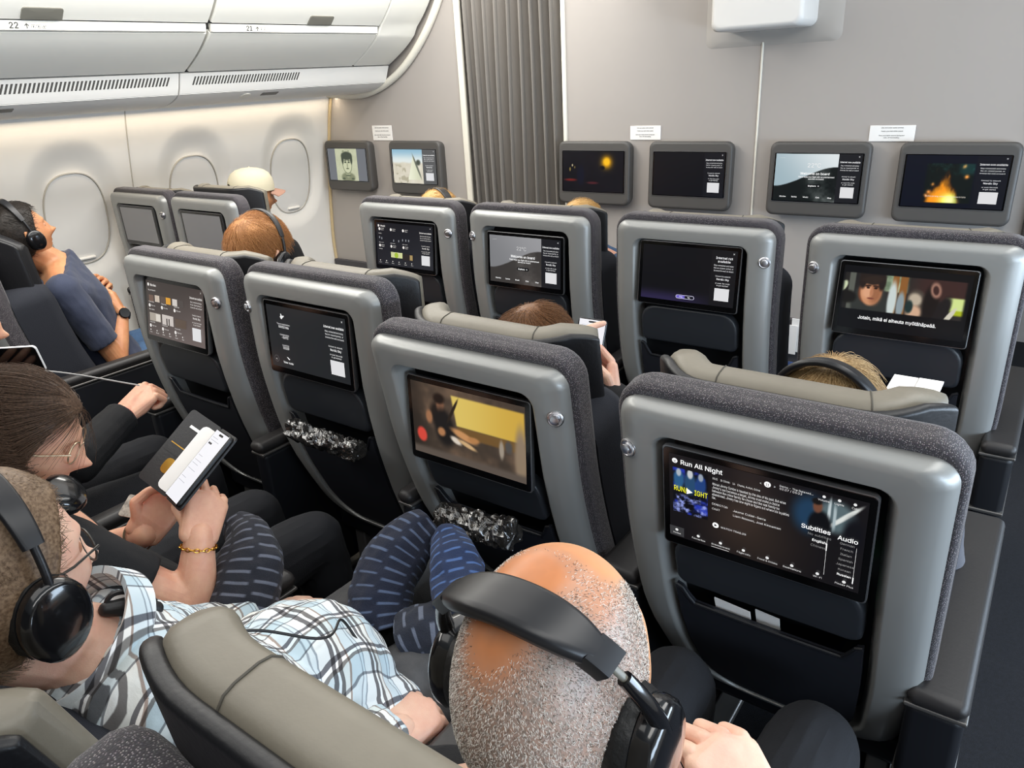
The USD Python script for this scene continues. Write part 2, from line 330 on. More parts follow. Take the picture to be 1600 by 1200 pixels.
# service strip under the bins: grille, lamps, signs
SV = [(-3.29, 1.684), (-3.315, 1.625), (-3.33, 1.600), (-3.40, 1.566), (-3.52, 1.546), (-3.66, 1.541), (-3.84, 1.549)]
for y0, y1, lab in ((-.20, .943, 'white service strip farthest back, beyond the left edge'), (.95, 2.045, 'long white service strip with louvred air grille at the top left corner'), (2.051, 3.37, 'white service strip with a shorter louvred grille, ending at the bulkhead arch')):
    s = thing('service_panel', lab, 'panel', (-3.4, (y0+y1)/2, 1.54))
    part(s, 'panel', slab(SV[:3], y0, y1, .015, .002), WHITE)
    part(s, 'lower_panel', slab([tuple(q) for q in spline([(a, 0, b) for a, b in [(-3.332, 1.597)]+SV[3:]], 16)[:, [0, 2]]], y0, y1, .015, .002), WHITE)
    A, B = np.array([SV[0][0], 0, SV[0][1]]), np.array([SV[1][0], 0, SV[1][1]]); D = norm(B-A); N = norm(np.array([-D[2], 0, D[0]]))
    g0, g1 = (y0+.1, y1-.045) if y0 < 2 else (y0+.07, 2.72)
    sl = []
    for y in np.arange(g0, g1, .0165):
        c = A+D*.034+np.array([0, y, 0])+N*.0006
        q = [c+np.array([0, -.004, 0])-D*.019+np.array([0, .006, 0]), c+np.array([0, .004, 0])-D*.019+np.array([0, .006, 0]), c+np.array([0, .004, 0])+D*.019-np.array([0, .006, 0]), c+np.array([0, -.004, 0])+D*.019-np.array([0, .006, 0])]
        sl.append((np.array(q+[a-N*.002 for a in q]), np.array([[0, 1, 2], [0, 2, 3], [4, 6, 5], [4, 7, 6], [0, 4, 5], [0, 5, 1], [1, 5, 6], [1, 6, 2], [2, 6, 7], [2, 7, 3], [3, 7, 4], [3, 4, 0]])))
    part(s, 'grille_slot', cat(*sl), GAP, smooth=False, kind='stuff')
    yc = y0+.36 if y0 < 2 else y0+.52
    c3 = lambda y, k: np.array([np.interp(k, [0, 1], [-3.338, -3.43]), y, np.interp(k, [0, 1], [1.592, 1.556])])
    Dl = norm(c3(0, 1)-c3(0, 0)); Nl = np.array([-Dl[2], 0, Dl[0]])
    lp = rr(.05, -.016, .016, .004, .004, 3, 2, 2)
    part(s, 'call_button_panel', loft([np.array([c3(yc, .35)+np.array([0, q[0], 0])+Dl*q[1]+Nl*d for q in lp]) for d in (0, .003)], cap1=True), mat('dark_sign_plastic', '#5b5955', .4))
    part(s, 'reading_lamp', disc(c3(yc-.14, .45), Nl, .028, .005), TRIMW)
# white unit over the centre bulkhead
u = thing('overhead_unit', 'white rounded box mounted high on the centre bulkhead, cut by the top edge', 'ceiling unit', (-1.13, 3.2, 1.70))
lo = lambda s, y, g=0: np.c_[-1.105+(rr(.185-g, 1.712+g, 2.34, .03, .01)[:, 0])*s, np.full(len(rr(.1, 0, 1, .03, .01)), y), rr(.185-g, 1.712+g, 2.34, .03, .01)[:, 1]]
part(u, 'housing', loft([lo(1, 3.400), lo(1, 3.21), lo(1, 3.195, .008), lo(1, 3.19, .02)], cap0=True, cap1=True), mat('unit_white_plastic', '#dcdad6', .4))
part(u, 'bracket', loft([lo(1, 3.401, -.10)*[1, 1, 1]+[-.0, 0, .04], lo(1, 3.385, -.05)+[0, 0, .02]], cap0=True, cap1=True), mat('unit_grey_bracket', '#aba6a0', .5))
# safety placards
PAPER = mat('white_placard', '#efedea', .5)
for (x0, x1, z0, z1, lab) in ((-3.515, -3.35, 1.27, 1.357, 'white safety placard on the left bulkhead above the two window-side monitors'), (-1.752, -1.592, 1.275, 1.339, 'white safety placard between the first and second centre bulkhead monitors'), (-.678, -.512, 1.27, 1.331, 'white safety placard between the two rightmost bulkhead monitors')):
    p = thing('safety_placard', lab, 'placard', ((x0+x1)/2, 3.4, z0))
    part(p, 'plate', box((x0, 3.3955, z0), (x1, 3.3995, z1), .0015), PAPER)
    h = (z1-z0)/9; ls = ['Life vest under center armrest', 'Fasten your belt while seated', 'Stow your table stowed during taxi', 'take-off and landing']
    part(p, 'lettering', cat(*[text_on(t, h*.62, ((x0+x1)/2, 3.3953, z1-h*(1.6+1.9*i+(.5 if i == 2 else 0)+(-.2 if i == 3 else 0))), (1, 0, 0), (0, 0, 1), .0003, center=True) for i, t in enumerate(ls)]), INK, smooth=False)
# ------------------------------------------------------------------ screens: flat print painted on the glass
class Canvas:
    """u to the right, v up, both 0..1 over the lit area."""
    def __init__(s, centre, X, Y, w, h):
        s.c, s.X, s.Y, s.w, s.h = np.asarray(centre, float), norm(X), norm(Y), w, h
        s.N = np.cross(s.X, s.Y); s.v, s.f, s.col, s.n = [], [], [], 0; s.txt = {}
        s.layer = 0
    def pt(s, u, v, d): return s.c+np.multiply.outer(np.asarray(u, float)-.5, s.X)*s.w+np.multiply.outer(np.asarray(v, float)-.5, s.Y)*s.h+s.N*d
    def add(s, P, F, C):
        s.v.append(P); s.f.append(np.asarray(F)+s.n); s.col.append(np.broadcast_to(C, (len(P), 3))); s.n += len(P)
    def field(s, fn, nu=96, nv=54, box=(0, 0, 1, 1)):
        u, v = np.meshgrid(np.linspace(box[0], box[2], nu), np.linspace(box[1], box[3], nv), indexing='ij')
        s.layer += 1
        P, F = grid_mesh(s.pt(u, v, .0003+.00012*s.layer)); F = np.vstack([F[:, [0, 1, 2]], F[:, [0, 2, 3]]])
        C = np.clip(fn(u, v), 0, 1).reshape(-1, 3); C = np.where(C <= .04045, C/12.92, ((C+.055)/1.055)**2.4); s.add(P, F, C)
    def poly(s, pts, color):
        s.layer += 1; pts = np.array(pts, float); P = s.pt(pts[:, 0], pts[:, 1], .0003+.00012*s.layer)
        F = np.array([[0, i, i+1] for i in range(1, len(P)-1)]); s.add(P, F, lin(color))
    def rect(s, u0, v0, u1, v1, color): s.poly([(u0, v0), (u1, v0), (u1, v1), (u0, v1)], color)
    def oval(s, u, v, ru, color, rv=None, n=20):
        rv = rv or ru*s.w/s.h; a = np.linspace(0, 2*np.pi, n, endpoint=False); s.poly(np.c_[u+ru*np.cos(a), v+rv*np.sin(a)], color)
    def text(s, t, u, v, h, color='#f2f2f2', center=False, bold=False, maxw=None):
        m = meshkit.text_mesh(t, h*s.h, .0002, bold); q = np.array(m.vertices); w = q[:, 0].max()-q[:, 0].min()
        if maxw and w > maxw*s.w: q[:, 0] *= maxw*s.w/w; w = maxw*s.w
        if center: q[:, 0] -= w/2
        f = np.array(m.faces); keep = (q[f][:, :, 2] > .0001).all(1); f = f[keep]
        used = np.unique(f); inv = np.zeros(len(q), int); inv[used] = np.arange(len(used)); q = q[used]; f = inv[f]
        P = s.pt(u, v, .0022)+q[:, :1]*s.X+q[:, 1:2]*s.Y
        s.txt.setdefault('a', []).append((P, f, np.broadcast_to(lin(color), (len(P), 3))))
    def build(s, parent, label=None):
        if s.v: part(parent, 'picture', (np.vstack(s.v), np.vstack(s.f)), SCREEN, vc=np.vstack(s.col), label=label)
        if s.txt:
            L = s.txt['a']; part(parent, 'lettering', cat(*[(a, b) for a, b, c in L]), SCREEN, vc=np.vstack([c for a, b, c in L]))
def mixc(a, b, t): return np.asarray(a)*(1-t[..., None])+np.asarray(b)*t[..., None]
def hexc(h): return np.array([int(h[i:i+2], 16)/255 for i in (1, 3, 5)])
def sm(e0, e1, x): t = np.clip((x-e0)/(e1-e0), 0, 1); return t*t*(3-2*t)
def nz(u, v, s, seed=0, o=4): return meshkit.fbm(np.stack([u*s, v*s*.6, np.zeros_like(u)+seed*3.7], -1), o, seed)
def blob(C, u, v, cu, cv, ru, rv, col, soft=.25, ang=0.):
    du, dv = (u-cu), (v-cv)*.56; ca, sa = math.cos(ang), math.sin(ang); rv = rv*.56
    e = np.sqrt(((du*ca+dv*sa)/ru)**2+((dv*ca-du*sa)/rv)**2); t = 1-sm(1-soft, 1+soft, e); return C*(1-t[..., None])+hexc(col)*t[..., None]
def sidebar(c, u0=.755, bg='#1b1c20', two=False, fg='#e6e6e8', tile=True):
    m = (u0+1)/2; w = 1-u0
    if bg: c.rect(u0, 0, 1, 1, bg)
    c.text('\u00d7', .955, .93, .045, fg)
    if two:
        c.text('Internet not', m, .845, .04, fg, True, True, w*.8); c.text('available', m, .785, .04, fg, True, True, w*.8); t0 = .72
    else:
        c.text('Internet now available', m, .82, .036, fg, True, True, w*.86); t0 = .755
    for i, t in enumerate(('Stay connected and enjoy', 'the on-board portal, or', 'browse the web on board')): c.text(t, m, t0-.047*i, .027, fg, True, maxw=w*.78)
    c.text('Connect to network', m, .53, .026, fg, True, maxw=w*.6); c.text('Nordic Sky', m, .472, .034, fg, True, True, w*.5)
    c.text('or scan the code', m, .405, .025, fg, True, maxw=w*.64); c.text('to get started', m, .365, .025, fg, True, maxw=w*.5)
    if tile: c.rect(m-.085*w/.245*.85, .1, m+.085*w/.245*.85, .325, '#dedee0')
def welcome(bright):
    def paint(c):
        def f(u, v):
            k = u/.74; ridge = .30+.42*sm(0, 1, k)+.03*nz(u, v, 9, 2); sky = mixc(hexc('#9fb4bd' if bright else '#7c7d80'), hexc('#dfe6e8' if bright else '#97979a'), sm(.2, 1, k*.6+v*.4))
            land = mixc(hexc('#0f1514' if bright else '#3b3836'), hexc('#7b807f' if bright else '#6a6663'), sm(.35, .8, nz(u, v, 7, 4))*sm(.3, .9, k))
            t = sm(-.01, .012, ridge-v); return mixc(sky, land, t) if False else sky*(1-t[..., None])+land*t[..., None]
        c.field(f, 110, 70, (0, 0, .74, 1))
        c.text('_________', .05, .915, .02, '#f4f4f4'); c.text('22\u00b0C', .46, .72, .085 if bright else .075, '#eeeeee' if bright else '#cfcfcf', True)
        c.text('Welcome on board', .48, .565, .05, '#ffffff', True, True); c.text('Please enjoy your flight with our entertainment', .5, .505, .03, '#f4f4f4', True, True, .42); c.text('service on board', .5, .462, .03, '#f4f4f4', True, True)
        a = np.linspace(-np.pi/2, np.pi/2, 9); c.poly(np.r_[np.c_[.545+.02*np.cos(a), .33+.036*np.sin(a)], np.c_[.415-.02*np.cos(a), .33-.036*np.sin(a)]], '#101214'); c.text('Explore  \u2192', .48, .315, .034, '#ffffff', True, True)
        for i, t in enumerate(('Movies', 'Series', 'Music', 'Kids', 'Map')): c.text(t, .12+.14*i, .075, .03, '#f0f0f0', True, True)
        sidebar(c, .74)
    return paint
def media_grid(bg, warm):
    def paint(c):
        c.field(lambda u, v: mixc(hexc(bg), hexc('#6b5f5c' if warm else '#2a2b30'), sm(.2, 1.2, (1-v)*.7+u*.5)), 24, 14)
        fg = '#e8e4e0'
        c.oval(.045, .925, .017, fg); c.text('Movies' if warm else 'Music', .085, .905, .042, fg, bold=True)
        if warm:
            c.text('Recommended', .045, .82, .025, fg); c.text('New series', .045, .47, .025, fg)
            cols = [('#6a5245', .045, .68), ('#c7b8a8', .155, .69), ('#57483f', .26, .69), ('#d89a2c', .355, .69), ('#cfc8c2', .47, .69), ('#4a4340', .58, .69)]
            for h, u, v in cols: c.rect(u, v-.06, u+.085, v+.06, h)
            c.rect(.045, .27, .245, .42, '#a59c90'); c.rect(.16, .28, .245, .41, '#d6cfc5'); c.rect(.275, .25, .475, .43, '#c9c0ba'); c.rect(.35, .25, .37, .37, '#3a3230'); c.rect(.39, .25, .41, .37, '#3a3230'); c.rect(.505, .26, .7, .41, '#5a4b40')
            for u, v in ((.06, .55), (.285, .55), (.51, .55), (.06, .18), (.285, .165), (.51, .16)):
                c.oval(u, v, .018, fg); c.text('Play now', u+.03, v-.008, .022, fg); c.text('Feature title', u-.01, v+.058, .022, fg)
        else:
            for j, v in enumerate((.85, .46)):
                for i, u in enumerate((.06, .27, .49)):
                    c.oval(u, v, .019, fg); c.text('Playlist', u+.032, v+.008, .022, fg); c.text('Album', u+.032, v-.028, .022, fg)
                    if j: c.text('Album name', u-.015, v+.065, .02, fg)
            c.text('Genre', .045, .735, .026, fg); c.text('Recent', .045, .37, .026, fg)
            for u, v in ((.05, .65), (.09, .63), (.31, .6), (.40, .6), (.47, .63), (.53, .63), (.58, .63)): c.rect(u, v-.025, u+.018, v+.025, '#8d9097')
            c.rect(.26, .2, .47, .33, '#cfd39a'); c.oval(.36, .26, .035, '#a2bd3a'); c.rect(.47, .17, .66, .31, '#2c2522'); c.rect(.6, .18, .65, .3, '#a8905f')
        for i, t in enumerate(('Home', 'Movies', 'Series', 'Music', 'Games', 'More')):
            c.oval(.06+.115*i, .105, .008, fg); c.text(t, .06+.115*i, .05, .02, fg, True)
        sidebar(c, .76, None, fg='#e4e0dc')
    return paint
def info_dark(c):
    c.rect(0, 0, 1, 1, '#232527'); fg = '#efefef'
    c.poly([(.19, .80), (.20, .80), (.212, .83), (.232, .845), (.228, .862), (.206, .852), (.196, .885), (.186, .885), (.19, .848), (.176, .842), (.176, .83), (.19, .832)], fg)
    for i, (a, b) in enumerate((('Time to destination', '06:52 hrs'), ('Outside temp', '-56\u00b0C'), ('Local time', '15:20'))):
        c.text(a, .215, .71-.17*i, .025, fg, True); c.text(b, .215, .66-.17*i, .038, fg, True, True)
    c.oval(.065, .13, .03, '#6a6c6e'); c.oval(.065, .13, .027, '#232527'); c.text('<', .065, .112, .04, fg, True); c.poly([(.21, .195), (.225, .19), (.24, .165), (.25, .165), (.238, .145), (.222, .165), (.231, .165), (.221, .18), (.21, .183)], fg); c.text('View route', .225, .085, .034, fg, True, True)
    sidebar(c, .72, None, fg=fg)
def dark_menu(c):
    c.field(lambda u, v: mixc(hexc('#0d0d10'), hexc('#2a2444'), sm(.25, .02, v)*sm(1.0, .3, u)), 30, 30)
    c.rect(.745, 0, 1, 1, '#141416'); 
    a = np.linspace(-np.pi/2, np.pi/2, 9)
    for col, g in (('#c9c6dd', 0), ('#141420', .006)): c.poly(np.r_[np.c_[.575+(.018-g)*np.cos(a), .09+(.036-g*1.6)*np.sin(a)], np.c_[.41-(.018-g)*np.cos(a), .09-(.036-g*1.6)*np.sin(a)]], col)
    c.poly(np.r_[np.c_[.41-.012*np.cos(a), .09-.026*np.sin(a)], [(.49, .064), (.49, .116)]], '#6f62c8'); c.text('Yes', .45, .078, .028, '#ffffff', True); c.text('No', .535, .078, .028, '#ffffff', True)
    sidebar(c, .745, None, two=True)
def film_still(c):
    def f(u, v):
        C = np.zeros(u.shape+(3,))+hexc('#07080a')
        n = nz(u, v, 5, 3); C = C*(1-n[..., None]*.2)
        top = mixc(hexc('#5d6f58'), hexc('#c8d6b4'), sm(.3, .7, nz(u, v, 8, 8)))
        t = sm(.30, .32, v)*sm(.90, .88, v)*sm(.0, .03, u)*sm(.98, .95, u); pic = mixc(hexc('#151616'), hexc('#38312c'), n)
        k = sm(.17, .2, u)*sm(.55, .5, u)*sm(.62, .66, v); pic = pic*(1-k[..., None])+top*k[..., None]
        for u0, u1 in ((.05, .1), (.16, .21), (.4, .45), (.46, .52)):
            k = sm(u0, u0+.012, u)*sm(u1+.012, u1, u)*sm(.14, .2, v); pic = pic*(1-k[..., None])+hexc('#8a5a2c' if u0 > .1 else '#5a5d55')*k[..., None]
        k = sm(.5, .7, u)*sm(.62, .7, v+.12*u); pic = pic*(1-k[..., None])+hexc('#3a2522')*k[..., None]
        k = sm(.82, .86, u)*sm(.40, .46, v)*sm(.66, .62, v); pic = pic*(1-k[..., None])+hexc('#cfe08e')*k[..., None]
        k = sm(.86, .9, u)*sm(.36, .40, v)*sm(.47, .44, v); pic = pic*(1-k[..., None])+hexc('#a9b51f')*k[..., None]
        for bb in ((.0, .65, .035, .12, '#c9d4b0', .2, -.6), (.24, .42, .15, .34, '#2f322f', .12, 0), (.06, .5, .07, .1, '#15130f', .3, 0), (.42, .5, .035, .3, '#c7d2cf', .3, 0), (.49, .45, .03, .2, '#8c9aa0', .3, 0),
                   (.2, .6, .06, .17, '#6c3f2a', .15, 0), (.245, .63, .088, .24, '#c98d66', .12, .0), (.28, .6, .05, .17, '#9a6546', .5, 0), (.215, .6, .04, .1, '#d9a07c', .5, 0), (.245, .86, .105, .14, '#241b16', .15, 0), (.17, .78, .03, .13, '#241b16', .3, 0), (.325, .78, .03, .14, '#241b16', .3, 0), (.25, .8, .09, .06, '#2c211a', .3, .12),
                   (.215, .70, .025, .018, '#3c261c', .3, .1), (.28, .70, .025, .018, '#3c261c', .3, -.1), (.218, .67, .014, .014, '#20140f', .4, 0), (.28, .67, .014, .014, '#20140f', .4, 0), (.248, .6, .012, .06, '#b57a58', .5, 0), (.248, .505, .028, .014, '#7c4436', .4, 0),
                   (.62, .52, .075, .2, '#4c443c', .2, .3), (.60, .56, .05, .1, '#b9ab97', .35, .5), (.60, .36, .06, .11, '#d0a98c', .35, -.3), (.56, .44, .03, .1, '#1c3030', .3, 0), (.72, .5, .06, .3, '#16110f', .3, 0), (.745, .73, .04, .12, '#9c7464', .3, .2), (.745, .73, .022, .07, '#3c2522', .3, .2), (.81, .4, .05, .26, '#1a1718', .25, -.3), (.87, .35, .02, .16, '#cfcab8', .25, -.5)):
            pic = blob(pic, u, v, *bb[:5], soft=bb[5], ang=bb[6])
        return C*(1-t[..., None])+pic*t[..., None]
    c.field(f, 200, 112)
    c.text('Jotain, mik\u00e4 ei aiheuta my\u00f6t\u00e4h\u00e4pe\u00e4\u00e4.', .48, .165, .052, '#ffffff', True, True, .62)
def brown_film(c):
    def f(u, v):
        C = mixc(hexc('#3d342c'), hexc('#6a5646'), sm(.3, .7, nz(u, v, 5, 6))); C = C*(1-.25*sm(.2, 0, u)[..., None])
        k = sm(.40, .42, u-(.55-v)*.10)*sm(.50, .53, v)*sm(.93, .90, v+.0*u)*sm(1.0, .985, u); C = C*(1-k[..., None])+mixc(hexc('#d8bd62'), hexc('#c9a23f'), sm(.4, 1, u))*k[..., None]
        k = sm(.40, .44, u)*sm(.36, .40, v)*sm(.52, .50, v); C = C*(1-k[..., None])+hexc('#6d512c')*k[..., None]
        for bb in ((.24, .62, .07, .16, '#241d18', .4, 0), (.27, .74, .035, .11, '#8a6048', .4, 0), (.26, .83, .05, .07, '#1f1712', .4, 0), (.3, .45, .09, .26, '#1d1a18', .3, .2), (.16, .55, .03, .09, '#9b6c4c', .4, 0), (.27, .38, .035, .06, '#a9764f', .4, 0),
                   (.47, .40, .11, .05, '#c28c5b', .4, -.3), (.56, .38, .05, .04, '#b07c4c', .4, 0), (.08, .27, .045, .10, '#d0473a', .25, .2), (.40, .31, .05, .04, '#d6cabb', .4, -.4), (.5, .29, .08, .03, '#caa678', .4, -.3), (.8, .36, .02, .12, '#9a8f80', .4, 0), (.86, .42, .03, .08, '#4d4a47', .4, 0), (.96, .3, .05, .4, '#8a7762', .4, 0), (.38, .7, .012, .2, '#2a2119', .3, -.5)):
            C = blob(C, u, v, *bb[:5], soft=bb[5], ang=bb[6])
        k = sm(.14, .06, v); return C*(1-k[..., None])+hexc('#5a5048')*k[..., None]
    c.field(f, 160, 90)
def film_menu(c):
    def bg(u, v):
        C = mixc(hexc('#121012'), hexc('#2a211b'), sm(.45, .0, np.hypot(u-.45, (v-.3)*.6)))
        for bb in ((.74, .72, .08, .2, '#1d3a55', .5, 0), (.86, .76, .09, .17, '#56676c', .3, 0), (.9, .78, .012, .2, '#d8dcd8', .3, -.7), (.83, .78, .006, .17, '#c3cfd2', .3, 0), (.855, .75, .006, .15, '#a9b8bc', .3, 0), (.95, .6, .05, .2, '#0d0d12', .4, 0), (.79, .62, .055, .17, '#090a0d', .2, 0), (.775, .83, .022, .07, '#6e4634', .25, 0), (.77, .88, .024, .035, '#14110f', .3, 0)): C = blob(C, u, v, *bb[:5], soft=bb[5], ang=bb[6])
        k = sm(.3, .5, v); C = C*k[..., None]+mixc(hexc('#121012'), hexc('#2a211b'), sm(.45, .0, np.hypot(u-.45, (v-.3)*.6)))*(1-k[..., None])
        return C
    c.field(bg, 150, 84)
    c.oval(.033, .925, .016, '#f4f4f4'); c.text('<', .033, .91, .035, '#222222', True); c.text('Run All Night', .066, .905, .05, '#ffffff', bold=True)
    def poster(u, v):
        k, w = (u-.02)/.2, (v-.32)/.53; C = mixc(hexc('#07080f'), hexc('#2436a8'), sm(.45, .75, nz(u, v, 26, 3)))
        for bb in ((.055, .72, .03, .11, '#2a5a86', .3, 0), (.12, .7, .034, .13, '#25476b', .3, 0), (.18, .71, .03, .11, '#1f3f7a', .3, 0), (.055, .80, .014, .045, '#a9b3bd', .3, 0), (.12, .81, .016, .055, '#c4c8cc', .3, 0), (.18, .8, .014, .045, '#96a0b0', .3, 0)): C = blob(C, u, v, *bb[:5], soft=bb[5])
        t = sm(.45, .7, nz(u, v, 40, 9))*sm(.58, .5, v); return C*(1-t[..., None])+hexc('#8f9be0')*t[..., None]*1.0
    c.field(poster, 60, 70, (.02, .32, .22, .85))
    c.text('RUN/', .026, .585, .058, '#e8e62c', bold=True, maxw=.075); c.text('IGHT', .145, .585, .058, '#e8e62c', bold=True, maxw=.075); c.poly([(.1, .565), (.135, .6), (.1, .64)], '#ffffff')
    fg = '#e9e9e9'
    c.text('2015    1h 55min    16    Drama, Action, Crime', .245, .83, .022, fg, maxw=.25)
    for i, t in enumerate(('Hitman Jimmy Conlon is haunted by the sins of his past. But when', "Jimmy's son becomes a target, Jimmy must make a choice", 'between the crime family he chose and the real family he', 'abandoned. Jimmy has one night to figure out where his loyalties', 'lie.')): c.text(t, .245, .765-.04*i, .028, fg, maxw=(.38, .35, .35, .4, .02)[i])
    c.text('DIRECTOR', .245, .535, .022, fg); c.text('CAST', .245, .478, .022, fg); c.text('Jaume Collet-Serra', .36, .52, .024, fg); c.text('Liam Neeson, Joel Kinnaman', .36, .465, .024, fg)
    c.oval(.265, .29, .018, '#ffffff'); c.poly([(.259, .275), (.274, .29), (.259, .305)], '#222222'); c.text('WATCH TRAILER', .295, .28, .022, fg)
    c.oval(.53, .925, .017, '#ffffff'); c.text('II', .53, .912, .026, '#222222', True); c.text('<', .495, .915, .025, fg, True); c.text('>', .565, .915, .025, fg, True); c.text('Demo - The Relaxed...', .59, .94, .02, fg); c.text('02:37 / 03:22', .59, .91, .022, fg)
    for i, t in enumerate(('Volume', 'Lights', 'Call')): c.oval(.8+.07*i, .95, .008, fg); c.text(t, .8+.07*i, .905, .02, fg, True)
    c.text('Subtitles', .775, .565, .045, '#ffffff', True, True); c.text('Audio', .925, .545, .045, '#ffffff', True, True)
    for i, (t, b) in enumerate((('No subtitles', 0), ('English', 1), ('Chinese', 0))): c.text(t, .795, .51-.06*i, .026, '#ffffff' if b else '#8a8a8a', True, bool(b))
    for i, t in enumerate(('German', 'French', 'Italian', 'Spanish', 'Japanese', 'Korean', 'Russian')): c.text(t, .925, .5-.058*i, .024, '#ffffff' if i == 6 else '#9a9a9a', True, i == 6)
    c.rect(.832, .1, .834, .52, '#d8d8d8'); c.rect(.830, .38, .836, .46, '#ffffff'); c.rect(.968, .09, .970, .5, '#d8d8d8'); c.rect(.966, .1, .972, .17, '#ffffff')
    c.rect(0, .02, .085, .135, '#3a3a3c')
    for i, t in enumerate(('Home', 'Favourites', 'Entertainment', 'Flight info', 'Food & Drinks', 'Destinations', 'Wi-Fi', 'Finnair Plus')):
        u = .042+.127*i; c.oval(u, .095, .009, fg); c.text(t, u, .045, .021, fg, True)
    c.rect(.245, .025, .345, .031, '#e0e0e0')
def portrait(c):
    c.rect(0, 0, 1, 1, '#6e7177')
    def f(u, v):
        C = np.zeros(u.shape+(3,))+hexc('#c3c6a4'); C = mixc(hexc('#b2b596'), hexc('#cfd2b4'), nz(u, v, 12, 2))
        for bb in ((.5, .1, .18, .16, '#7f8468', .2, 0), (.5, .3, .06, .2, '#a9ae8c', .3, 0), (.5, .52, .125, .3, '#56604a', .06, 0), (.5, .52, .115, .28, '#c9ccab', .06, 0), (.5, .78, .14, .13, '#3f473a', .2, 0), (.385, .68, .03, .16, '#3f473a', .3, 0), (.615, .68, .03, .16, '#3f473a', .3, 0), (.455, .58, .028, .03, '#4f5946', .3, 0), (.545, .58, .028, .03, '#4f5946', .3, 0), (.5, .48, .012, .09, '#8d9376', .4, 0), (.5, .38, .04, .016, '#566048', .3, 0), (.455, .635, .035, .013, '#3f473a', .3, 0), (.545, .635, .035, .013, '#3f473a', .3, 0), (.5, .16, .07, .02, '#4f5946', .4, 0), (.38, .06, .04, .03, '#4f5946', .4, 0), (.62, .06, .04, .03, '#4f5946', .4, 0), (.42, .92, .03, .03, '#8d9376', .4, 0), (.56, .93, .02, .02, '#8d9376', .4, 0)): C = blob(C, u, v, *bb[:5], soft=bb[5])
        return C
    c.field(f, 90, 80, (.2, 0, .77, 1))
def beach(c):
    def f(u, v):
        C = mixc(hexc('#c7bfa8'), hexc('#e9e4d6'), nz(u, v, 7, 5)); k = sm(.6, .68, v+.06*nz(u, v, 8, 1)); sky = mixc(hexc('#dfe8e6'), hexc('#8fb9cf'), sm(.65, 1, v)); C = C*(1-k[..., None])+sky*k[..., None]
        t = sm(.55, .65, nz(u, v, 12, 7))*sm(.6, .5, v)*sm(.5, .4, u); C = C*(1-t[..., None]*.6)+hexc('#9c967c')*t[..., None]*.6
        k = sm(.0, .012, (.86-v)*.2-np.abs(u-.49))*sm(.1, .12, v); C = C*(1-k[..., None])+mixc(hexc('#eef0d8'), hexc('#cfd2b4'), sm(.3, .7, u))*k[..., None]
        for bb in ((.565, .5, .02, .38, '#6f7466', .3, .42), (.6, .62, .05, .08, '#4a5046', .4, .2)): C = blob(C, u, v, *bb[:5], soft=bb[5], ang=bb[6])
        return C
    c.field(f, 110, 70, (0, 0, .7, 1)); sidebar(c, .7, '#58595a', fg='#efefef')
def night(c):
    def f(u, v):
        C = mixc(hexc('#08090d'), hexc('#14131a'), nz(u, v, 6, 2)); g = np.exp(-((u-.73)**2+((v-.74)*.56)**2)/.0065); C = C+np.multiply.outer(g, hexc('#ffb400')*1.1)
        C = blob(C, u, v, .73, .76, .045, .08, '#ffc21e', .6)
        for bb in ((.66, .6, .04, .05, '#0a0a0c', .4, 0), (.16, .65, .01, .03, '#d8c79a', .5, 0), (.12, .55, .012, .05, '#8c7a3c', .5, 0), (.2, .6, .01, .03, '#7a6a3a', .5, 0), (.13, .28, .1, .03, '#6e1f1c', .6, 0), (.5, .22, .09, .03, '#4a1c22', .6, 0), (.3, .4, .06, .25, '#0b1020', .4, 0)): C = blob(C, u, v, *bb[:5], soft=bb[5], ang=bb[6])
        return C
    c.field(f, 120, 68)
def black_side(c):
    c.rect(0, 0, 1, 1, '#0c0c11'); sidebar(c, .72, '#131419')
def fire(c):
    def f(u, v):
        C = np.zeros(u.shape+(3,))+hexc('#0b0f1c'); inside = sm(.2, .24, u)*sm(.70, .67, u)*sm(.08, .1, v)*sm(.86, .83, v)
        n = nz(u*2.2, v*.8, 6, 4); h = .10+.58*np.exp(-((u-.42)/.13)**2); fl = sm(.0, .35, h-(v-.1)+(n-.5)*.7)*sm(.15, .30, u)*sm(.64, .5, u)
        pic = mixc(hexc('#0d1512'), hexc('#1d3d3a'), sm(.5, .7, nz(u, v, 9, 1))*sm(.5, .8, v)); k = sm(.5, .6, u)*sm(.6, .7, v); pic = pic*(1-k[..., None])+mixc(hexc('#153332'), hexc('#3f8f88'), sm(.45, .7, nz(u, v, 10, 5)))*k[..., None]
        col = mixc(hexc('#7a2605'), hexc('#ff9a1c'), sm(.0, .7, fl)); hot = np.exp(-((u-.49)/.09)**2-((v-.14)/.12)**2); col = np.clip(col+np.multiply.outer(hot, [.4, .7, .6]), 0, 1)
        pic = pic*(1-fl[..., None])+col*fl[..., None]
        for uu, vv in ((.27, .3), (.3, .45), (.24, .22), (.62, .6), (.35, .72), (.58, .8)):
            e = np.exp(-((u-uu)**2+((v-vv)*.56)**2)/.0004); pic = pic+np.multiply.outer(e*sm(.4, .6, n), [1.0, .6, .25])
        return C*(1-inside[..., None])+pic*inside[..., None]
    c.field(f, 150, 84); c.text('The fire can bring us home again as heroes to home', .44, .2, .03, '#e9e2d4', True, maxw=.4); sidebar(c, .70, '#12141c')
def off(c): pass

